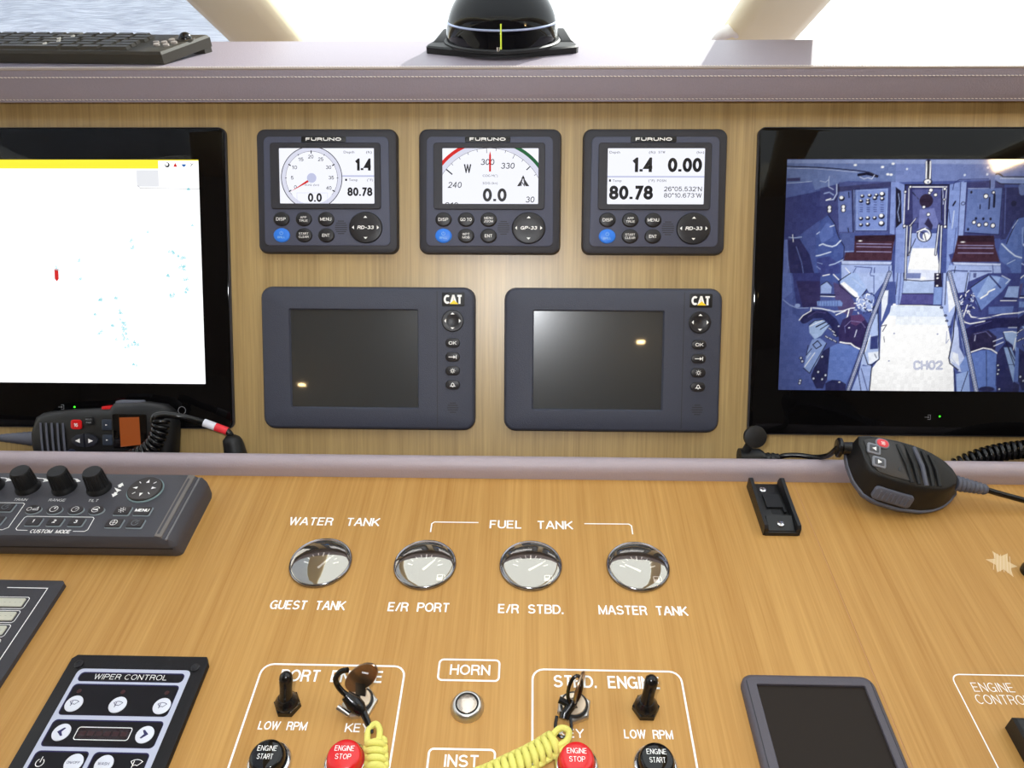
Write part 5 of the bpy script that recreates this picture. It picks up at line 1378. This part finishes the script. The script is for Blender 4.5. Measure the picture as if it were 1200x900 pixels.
# ------------------------------------------------------------------ left microphone (lying in the trough against the monitor)
t = thing('radio_microphone', 'black radio handset with an orange screen lying against the chart monitor', 'microphone', face(0, 0), 'radio microphones')
out = [(-474.5, -20), (-470, -27), (-362, -30), (-340, -27), (-334, -15), (-332, 14), (-336, 27), (-344, 33), (-364, 35.6), (-392, 34.4), (-396, 29.5), (-440, 27), (-463, 24.5), (-471, 20), (-477, 4), (-476.6, -8)]
mb = MB(); oi = out
mb.loft([[(x, y, 7) for x, y in inset(oi, 3)], [(x, y, 11) for x, y in oi], [(x, y, 23) for x, y in oi], [(x, y, 27.5) for x, y in inset(oi, 3)], [(x, y, 30) for x, y in inset(oi, 7)]])
mb.build('body', RUBBER, t, ang=35)
mb = MB()
for k in range(5):
    x = -462.5 + k * 5.6; mb.tube([(x, 15.5, 30), (x + .6, 0, 30.6), (x + 1.2, -20, 30)], 1.1, 6)
mb.build('speaker_ribs', GREYRUB, t)
mb = MB(); mb.plate(rr(10.5, 9.5, 2.5, -426.2, 14.2), 29.8, 31.6, .5); mb.text('16', -426.2, 12.2, 3.4, 31.7, 1, align='C'); mb.build('red_button', [RED, PRINT], t)
mb = MB(); mb.plate(rr(9, 8, 1.5, -413.6, 18), 29.8, 31, .4); mb.text('HI/LO', -413.6, 18.6, 1.7, 31.1, 1, w=6, align='C'); mb.text('PWR', -413.6, 15.4, 1.7, 31.1, 1, w=5, align='C'); mb.build('power_key', [RUBBER, DIMPRINT], t)
for s in (-1, 1):
    x = -418.2 + s * 6.4
    mb = MB(); o = [(x - 5.8, 0), (x + 5.8, 0)]; pts = [(-418.2 + s * .6, -8), (-418.2 + s * 8, -7), (-418.2 + s * 12.8, -3.4), (-418.2 + s * 13, .4), (-418.2 + s * 8, 4), (-418.2 + s * .6, 5.4)]
    if s < 0: pts = pts[::-1]
    mb.plate(pts, 29.8, 32.4, .6); mb.flat([(x - s * -3 * 1, -1.6), (x + s * -3, .4), (x + s * -3, -3.6)] if False else [(x + s * 2.6, -1.6), (x - s * 2.2, .6), (x - s * 2.2, -3.8)][::s], 32.5, 1)
    mb.build('arrow_key', [pm('key_navy_black', (34, 36, 46), 0.45), PRINT], t)
for y in (14.2, -.8):
    mb = MB(); mb.plate(rr(9.5, 10.5, 1.2, -395.8, y), 29.8, 31.6, .5); mb.flat([(-396.8, y - .8), (-394.6, y), (-396.8, y + .8)], 31.7, 1); mb.build('side_key', [pm('key_blue_grey', (44, 52, 66), 0.45), PRINT], t)
mb = MB(); mb.lathe([(5.4, 29.8), (5.2, 31.4), (0, 31.8)], -432.6, -15.5, 20); mb.text('1', -432.6, -17.3, 3.2, 31.9, 1, align='C'); mb.build('channel_key', [pm('key_navy', (32, 40, 62), 0.4), PRINT], t)
mb = MB(); mb.plate(rr(34, 34, 2, -373.5, 8), 29.8, 31.2, .5); mb.build('screen_frame', BLACKG, t)
mb = MB(); mb.flat([(-382.6, -7.5), (-362.6, -5), (-363.2, 22.3), (-383.0, 21.6)], 31.3); mb.build('orange_screen', ORANGE, t, smooth=False)
mb = MB(); mb.plate(rr(26, 4.5, 2, -379, 34.6), 12, 22, 1); mb.build('talk_key', GREYRUB, t)
mb = MB(); mb.plate(rr(9, 3.4, 1, -400.2, 29.6), 12, 24, .8); mb.build('distress_cover', RED, t)
mb = MB(); P = []; rs = []
for i in range(14):
    f = i / 13; P.append((-474 - 38 * f, -2.6 + .4 * f, 17)); rs.append((8.2 - 4.2 * f) * (1.0 if i % 2 else .93))
mb.tube(P, rs, 16); mb.build('strain_relief', GREYRUB, t)
t = thing('coiled_cord', 'black coiled cord with a white and red band draped over the left handset', 'cord', face(0, 0))
mb = MB(); mb.tube(helix([(-396, -24, 40), (-384.5, -22, 41), (-371.6, -18.5, 41), (-360, -13.5, 41), (-349.6, -7.5, 41), (-342.5, .5, 41), (-338.6, 9.3, 41), (-337, 17.6, 41), (-337.2, 23, 41)], 6.6, 5.0, 12), 2.0, 7); mb.build('coil', RUBBERG, t, ang=70)
mb = MB(); mb.tube(smooth_path([(-342, 20, 45), (-340, 25, 45), (-334, 26, 40), (-322, 23.5, 33), (-308, 19.5, 30), (-296, 15.6, 29), (-286, 12, 28), (-278, 8.6, 28), (-275, 4, 27), (-274.5, 0, 26)], 6), 3.3, 12); mb.build('cable', RUBBERG, t, ang=70)
mb = MB(); mb.tube([(-300, 17, 29.3), (-289, 12.9, 28.7)], 4.0, 16); mb.build('white_band', pm('white_tape', (226, 226, 236), 0.5), t)
mb = MB(); mb.tube([(-289, 12.9, 28.7), (-277.6, 8.6, 28.2)], 4.0, 16); mb.build('red_band', pm('red_tape', (232, 52, 62), 0.45), t)
mb = MB(); mb.tube([(-275.3, 4.5, 26), (-275, 1, 26), (-274, -2.5, 25), (-271, -24, 22), (-270, -30, 21)], [4, 8.2, 9.4, 11.6, 11.8], 20); mb.build('plug', RUBBER, t, ang=50)

# ------------------------------------------------------------------ right microphone
GREYL = pm('light_grey_rubber', (128, 130, 138), 0.55, grain=0.2)
ax = Vector((0.9699, -0.136, -0.2018)); az = Vector((0.1205, -0.452, 0.8839)).normalized(); ay = az.cross(ax).normalized(); ax = ay.cross(az)
rotm = Matrix((ax, ay, az)).transposed().to_euler()
t = thing('radio_microphone', 'black fist microphone with grey trim resting on the padded roll under the camera monitor', 'microphone', ((336.9, -85.7, 45), rotm), 'radio microphones')
top = [(-34.7, 18.9), (-24, 22.5), (-12.6, 23.6), (2, 24.6), (15.5, 24.3), (26, 23), (34.6, 20.8), (47.6, 14.9), (54.4, 6.5), (55.6, 1), (52, -5), (46.4, -9.5), (39, -12.8), (24, -14.6), (8.8, -15.6), (-6, -15), (-20.0, -12.9), (-25.8, -5), (-29, 4), (-32.5, 12)][::-1]
def by_angle(P, n=40):
    cx = sum(p[0] for p in P) / len(P); cy = sum(p[1] for p in P) / len(P); out = []
    for k in range(n):
        a = 2 * math.pi * k / n; d = (math.cos(a), math.sin(a)); best = 0
        for i in range(len(P)):
            (x1, y1), (x2, y2) = P[i - 1], P[i]; x1 -= cx; x2 -= cx; y1 -= cy; y2 -= cy
            den = d[0] * (y2 - y1) - d[1] * (x2 - x1)
            if abs(den) < 1e-9: continue
            tt = (x1 * (y2 - y1) - y1 * (x2 - x1)) / den; u = (x1 * d[1] - y1 * d[0]) / den
            if -1e-6 <= u <= 1 + 1e-6 and tt > best: best = tt
        out.append((cx + d[0] * best, cy + d[1] * best))
    return out
top = by_angle(top)
rim = by_angle([(-33, 17), (-33.5, 3), (-27, -14), (-17, -26), (-6, -29.5), (14, -30.5), (34, -27.5), (48, -22), (59, -13), (67, -1), (67, 8), (58, 16), (40, 22), (15, 26), (-15, 26.5), (-28, 23)])
mixp = lambda f: [(a[0] * (1 - f) + b[0] * f, a[1] * (1 - f) + b[1] * f) for a, b in zip(top, rim)]
def grow(P, d): return inset(P, -d)
mb = MB()
mb.loft([[(x, y, -31.5) for x, y in inset(rim, 7)], [(x, y, -30) for x, y in inset(rim, 3.5)], [(x, y, -26) for x, y in inset(rim, .8)], [(x, y, -25) for x, y in inset(rim, .8)]]); mb.build('back_shell', RUBBER, t, ang=45)
mb = MB(); mb.loft([[(x, y, -25.6) for x, y in inset(rim, .6)], [(x, y, -25) for x, y in grow(rim, .7)], [(x, y, -21.2) for x, y in grow(rim, .9)], [(x, y, -20.4) for x, y in inset(rim, .6)]]); mb.build('grey_trim', GREYRUB, t, ang=45)
mb = MB(); mb.loft([[(x, y, -22) for x, y in rim], [(x, y, -13) for x, y in mixp(.62)], [(x, y, -5) for x, y in mixp(.24)], [(x, y, -1.2) for x, y in mixp(.05)], [(x, y, 0) for x, y in inset(top, 1.2)]]); mb.build('front_shell', RUBBER, t, ang=35)
mb = MB(); fpn = [(-29, 15.5), (-24, 19), (-14, 21.4), (4, 22.4), (8, 20), (13, -12), (-4, -12.2), (-16, -10.8), (-22, -4)][::-1]
mb.plate(fpn, -.5, .8, .4); mb.build('key_plate', pm('key_plate_brown_black', (44, 41, 41), 0.4, grain=0.2), t)
mb = MB(); mb.plate(rr(12.4, 9, 4.4, -12.8, 16.8), .6, 2.0, .5, 0); mb.plate(rr(10.4, 7.2, 3.5, -12.8, 16.8), 2, 2.6, .4, 1); mb.text('16', -12.8, 15, 3.2, 2.7, 2, align='C'); mb.build('red_button', [GREYL, pm('faded_red', (222, 66, 76), 0.4), PRINT], t)
for x, y, s in ((-20.4, 9.4, -1), (-15.8, -2.2, 1)):
    mb = MB(); mb.plate(rr(12, 10, 2, x, y), .6, 2.2, .6, 0); mb.plate(rr(8.4, 6.4, 1, x, y), 2.1, 2.5, .2, 1); mb.flat([(x + 2 * s, y - .6 * 0), (x - 1.6 * s, y + 2), (x - 1.6 * s, y - 2)][::s], 2.6, 2); mb.build('arrow_key', [GREYL, pm('key_dark_grey', (70, 72, 78), 0.4), PRINT], t)
for k, (a, b) in enumerate((((.7, 20.1), (13.8, -13.0)), ((8.6, 21.9), (20.0, -12.6)), ((16.4, 21.8), (26.8, -12.2)), ((23.6, 20.2), (32.4, -11.4)), ((30.2, 18.2), (38.4, -9.6)))):
    mb = MB(); mb.tube([(a[0], a[1], -.2), ((a[0] + b[0]) / 2 + 1, (a[1] + b[1]) / 2, 1.4), (b[0], b[1], -.2)], 1.9, 8); mb.build('grille_rib', [RUBBER if k != 2 else GREYRUB], t)  # middle rib coloured grey to carry a silvery reflection
mb = MB(); mb.box(1.6, 3.4, -5.2, -1.2, .6, .95); mb.build('microphone_hole', BLACKG, t, smooth=False)
mb = MB(); mb.xf = Matrix.Translation((4, -23.4, -13.5)) @ Matrix.Rotation(R(-2), 4, 'Z') @ Matrix.Rotation(R(57), 4, 'X')
mb.plate(rr(34, 13, 3.5), -2, 3.4, 1.5)
for k in range(7): mb.tube([(-12 + k * 4, -4, 3.3), (-12 + k * 4, 4, 3.3)], .9, 6)
mb.build('talk_key', GREYRUB, t)
mb = MB(); P = []; rs = []
for i in range(15):
    f = i / 14; P.append((60 + 29 * f, 4 + 2 * f, -12 - 1 * f)); rs.append((7.4 - 2.6 * f) * (1.0 if i % 2 else .84))
mb.tube(P, rs, 16); mb.build('strain_relief', GREYRUB, t)
mb = MB(); mb.tube([(-30, 14, -17), (-35, 13.6, -18), (-38, 13.5, -18.5), (-40, 13.4, -19), (-42.5, 13.3, -19.4), (-43.5, 13.2, -19.6)], [6.5, 6.0, 5.6, 9.0, 9.0, 7.6], 18); mb.build('hanger_button', RUBBERG, t)
mw = Matrix.Translation((336.9, -85.7, 45)) @ rotm.to_matrix().to_4x4()
e0 = mw @ Vector((88, 6, -13)); k0 = mw @ Vector((-42, 13.3, -19.4))
mb = MB(); mb.tube(smooth_path([e0 - Vector((3, 0, 0)), e0, e0 + Vector((18, -3, -4)), e0 + Vector((45, -7, -9)), e0 + Vector((90, -14, -12)), e0 + Vector((160, -30, -12.5)), e0 + Vector((300, -80, -12.5)), e0 + Vector((560, -90, -12.5))], 6), 2.6, 10)
tag(mb.build('microphone_cable', RUBBERG, ang=70), 'thin black cable running right from the fist microphone across the desk', 'cable')
t = thing('rubber_capped_plug', 'black plug with a round rubber cap standing in the trough beside the camera monitor', 'plug', desk(0, 0))
mb = MB(); mb.tube([(220, -33, 6), (239, -33, 6), (243, -33, 6)], [9, 9, 6.5], 14); mb.tube([(243 + i * 2.4, -33, 6.0) for i in range(7)], [5.6, 4.4, 5.4, 4.2, 5.2, 4.0, 4.4], 14); mb.build('plug_body', RUBBER, t, ang=40)
mb = MB(); mb.tube([(224, -33, 8), (227, -32, 20), (229, -31.5, 24)], [4.5, 3.8, 4.5], 12)
mb.xf = Matrix.Translation((231, -32, 31)) @ Matrix.Rotation(R(58), 4, 'X'); mb.lathe([(10.4, -2.5), (10.8, 0), (10.4, 2.4), (8, 3.2), (0, 3.4)], n=28); mb.build('round_cap', RUBBER, t, ang=40)
mb = MB(); mb.tube(smooth_path([(257, -33, 6), (263, -34, 10), (275, -37, 13), (287, -43, 16), (294, -51, 25), tuple(k0 + Vector((-1, 1, -3))), tuple(k0)], 6), 2.5, 10); mb.build('lead', RUBBERG, t, ang=70)
mb = MB(); mb.tube(helix([(432, -28, -8), (450, -26, 2), (470, -24, 8), (490, -24, 12), (515, -24, 14), (545, -24, 14)], 7.2, 5.2, 12), 2.1, 7)
tag(mb.build('coiled_cord', RUBBERG, ang=70), 'black coiled cord lying in the trough right of the fist microphone', 'cord')

# ------------------------------------------------------------------ compass on the hood
t = thing('compass', 'black dome compass on the dashboard hood', 'compass', desk(-11, 212, 322))
mb = MB()
base = [(-75, -8), (-74, -13), (-50, -24), (-25, -30), (0, -32), (25, -30), (50, -24), (72, -14), (74, -9), (71, 2), (62, 40), (30, 58), (-30, 58), (-64, 40), (-73, 2)]
mb.loft([[(x, y, 0) for x, y in base], [(x, y, 5.5) for x, y in base], [(x, y, 7) for x, y in inset(base, 1.6)], [(x, y, 7.4) for x, y in inset(base, 5)]]); mb.build('base_plate', RUBBER, t, ang=35)
for s in (-1, 1):
    mb = MB(); o = [(s * 56, 2), (s * 70, 2), (s * 63, 44), (s * 50, 44)][::s]
    mb.loft([[(x, y, 5) for x, y in o], [(x, y, 7 + (y - 2) * .12) for x, y in o], [(x, y, 8.5 + (y - 2) * .12) for x, y in inset(o, 2.5)]]); mb.build('side_bracket', RUBBER, t, ang=30)
def dome(r, z0, n=18, top=88, zs=1.0):
    return [(r * math.cos(R(a)), z0 + zs * r * math.sin(R(a))) for a in np.linspace(-6, top, n)]
mb = MB(); mb.lathe([(58, 6), (58, 8.5), (56.6, 9.6)], -1, 10, 56); mb.build('dome_collar', RUBBER, t)
SMOKE = pm('smoked_dome', (9, 10, 15), 0.04, spec=0.3)
mb = MB(); mb.lathe([(55.4, 9.7)] + dome(55.4, 12, 22, 88)[1:], -1, 10, 72); mb.build('smoked_dome', SMOKE, t, ang=80)
mb = MB(); mb.tube([(-1 + 53.6 * math.cos(R(a)), 10 + 53.6 * math.sin(R(a)), 25.5) for a in range(190, 351, 5)], 1.0, 8); mb.build('silver_ring', pm('silver_blue_ring', (170, 182, 215), 0.3, 0.6), t)
mb = MB(); mb.tube([(0, -46.2, 10), (0, -45.6, 20), (0, -42.4, 31)], .8, 6); mb.build('lubber_line', pm('yellow_green_line', (190, 205, 60), 0.4, emit=(190, 205, 60), estr=.3), t)
mb = MB(); mb.lathe([(2.0, 8), (1.8, 12), (0, 12.6)], -2.5, -46, 12); mb.build('pivot', CHROME, t)

# ------------------------------------------------------------------ keyboard on the hood
t = thing('keyboard', 'black keyboard with a trackball lying on the hood at the upper left', 'keyboard', ((-326, 152, 322), (R(4.4), 0, R(-3.2))))
A0 = R(4.4)
SL = 22.0
o = [(-320, 0), (0, 0), (SL, 60), (-320, 60)]
mb = MB()
mb.loft([[(x, y, .5) for x, y in o], [(x, y, 9) for x, y in o], [(x, y, 11.4) for x, y in inset(o, 1.4)], [(x, y, 11.8) for x, y in inset(o, 2.6)]]); mb.build('body', KEYP, t, ang=25)
mb = MB(); mb.loft([[(x, y, -4.4 + (0 if y > 55 else 0)) for x, y in ((SL - 16, 50), (SL - 4, 50), (SL - 1, 59.5), (SL - 13, 59.5))], [(x, y, 1) for x, y in ((SL - 16, 50), (SL - 4, 50), (SL - 1, 59.5), (SL - 13, 59.5))]]); mb.box(-300, -288, 50, 59.5, -4.4, 1); mb.build('foot', KEYP, t, smooth=False)
base_key = None
for j in range(6):
    y = 7.6 + j * 8.4; off = (0, 4, 9, 7, 11, 2)[j]
    x = -34 - off * .5 + j * 3.0 - (14 if j == 5 else 0)
    k = 0
    while x > -250:
        w = (17.6 if (j * 5 + k * 3) % 7 else 26.0)
        if j == 0 and k == 3: w = 60
        if j == 5: w = 15.0
        key_m = MB(); key_m.loft([[(-w / 2, -3.7, 0), (w / 2, -3.7, 0), (w / 2 + .8, 3.7, 0), (-w / 2 + .8, 3.7, 0)], [(-w / 2 + 1.1, -2.6, 3), (w / 2 - 1.1, -2.6, 3), (w / 2 - .6, 3.0, 3), (-w / 2 + 1.6, 3.0, 3)]])
        ck = ('kc', round(w, 1))
        if ck not in FONTS:
            ob = key_m.build('key', KEYT, t, smooth=False); FONTS[ck] = ob.data
        else:
            ob = bpy.data.objects.new('key', FONTS[ck]); COL.objects.link(ob); ob.parent = t
        ob.location = ((x - w / 2) * MM, y * MM, 11.6 * MM)
        x -= w + 2.2; k += 1
mb = MB(); mb.lathe([(8.6, 11.6), (8.4, 12.6), (6.8, 12.8)], 6, 42, 28); mb.build('trackball_ring', KEYP, t)
mb = MB(); mb.lathe([(6.4 * math.cos(R(a)), 11.8 + 6.4 * math.sin(R(a))) for a in (-10, 5, 20, 35, 50, 65, 80, 89)], 6, 42, 28); mb.build('trackball', pm('trackball_black', (18, 18, 20), 0.2), t, ang=80)
GK = pm('small_key_grey', (150, 142, 136), 0.5)
for i, (x, y) in enumerate(((-13, 20), (-3, 19), (-9, 28), (1, 27.5), (-5, 36), (-17, 28))):
    mb = MB(); mb.lathe([(3, 11.6), (2.8, 13.4), (0, 13.8)], x, y, 14); mb.build('small_key', GK, t)

# ------------------------------------------------------------------ bits at the right edge
mb = MB(); mb.tube(smooth_path([(244, 436, 290), (252, 420, 300), (262, 412, 305), (275, 424, 298), (296, 446, 282), (331, 476, 266)], 5), [2 + 6 * math.sin(math.pi * min(1, k / 16)) if k < 12 else max(1.0, 7.2 - (k - 12) * .45) for k in range(26)], 10)
tag(mb.build('rolled_cloth', pm('white_cloth', (236, 232, 228), 0.9, grain=0.3), ang=80), 'white rolled cloth end hanging beside the foot of the right windscreen pillar', 'cloth')
mb = MB(); mb.loft([[(x, y, z) for x, y in ((338, -297.5), (338, -420), (430, -420), (430, -297.5))][::-1] if False else [(x, y, z) for x, y in inset([(338, -420), (430, -420), (430, -297.5), (338, -297.5)], d)] for d, z in ((0, 0), (0, 12), (1.5, 14), (4, 15))])
tag(mb.build('control_head', BLACKP, ang=30), 'black control head cut off by the lower right corner inside the ENGINE CONTROL outline', 'control')
mb = MB(); mb.xf = Matrix.Translation((409, -155, 0)) @ Matrix.Rotation(R(-18), 4, 'Z')
star = []
for k in range(12):
    r = (14, 8.5)[k % 2] * (1, .8, 1.1, .9)[k % 4]; star.append((r * math.cos(R(k * 30)) * .8, r * math.sin(R(k * 30))))
mb.flat(star, .12, 0)
for k in range(6): mb.line([(-8 + k * 2.6, -10), (-4 + k * 2.2, 10)], .4, .16, 1)
tag(mb.build('torn_sticker', [pm('clear_sticker_residue', (216, 186, 140), 0.4), pm('residue_line', (226, 204, 168), 0.5)], smooth=False), 'torn translucent star sticker stuck on the right of the desk', 'sticker')
t = thing('rotary_control', 'small dark round knob at the right edge of the desk beside the sticker', 'knob', desk(428, -165))
mb = MB(); mb.lathe([(9, 0), (9, 4), (7, 9), (5, 11), (0, 11.4)], n=24); mb.build('knob_body', RUBBERG, t)
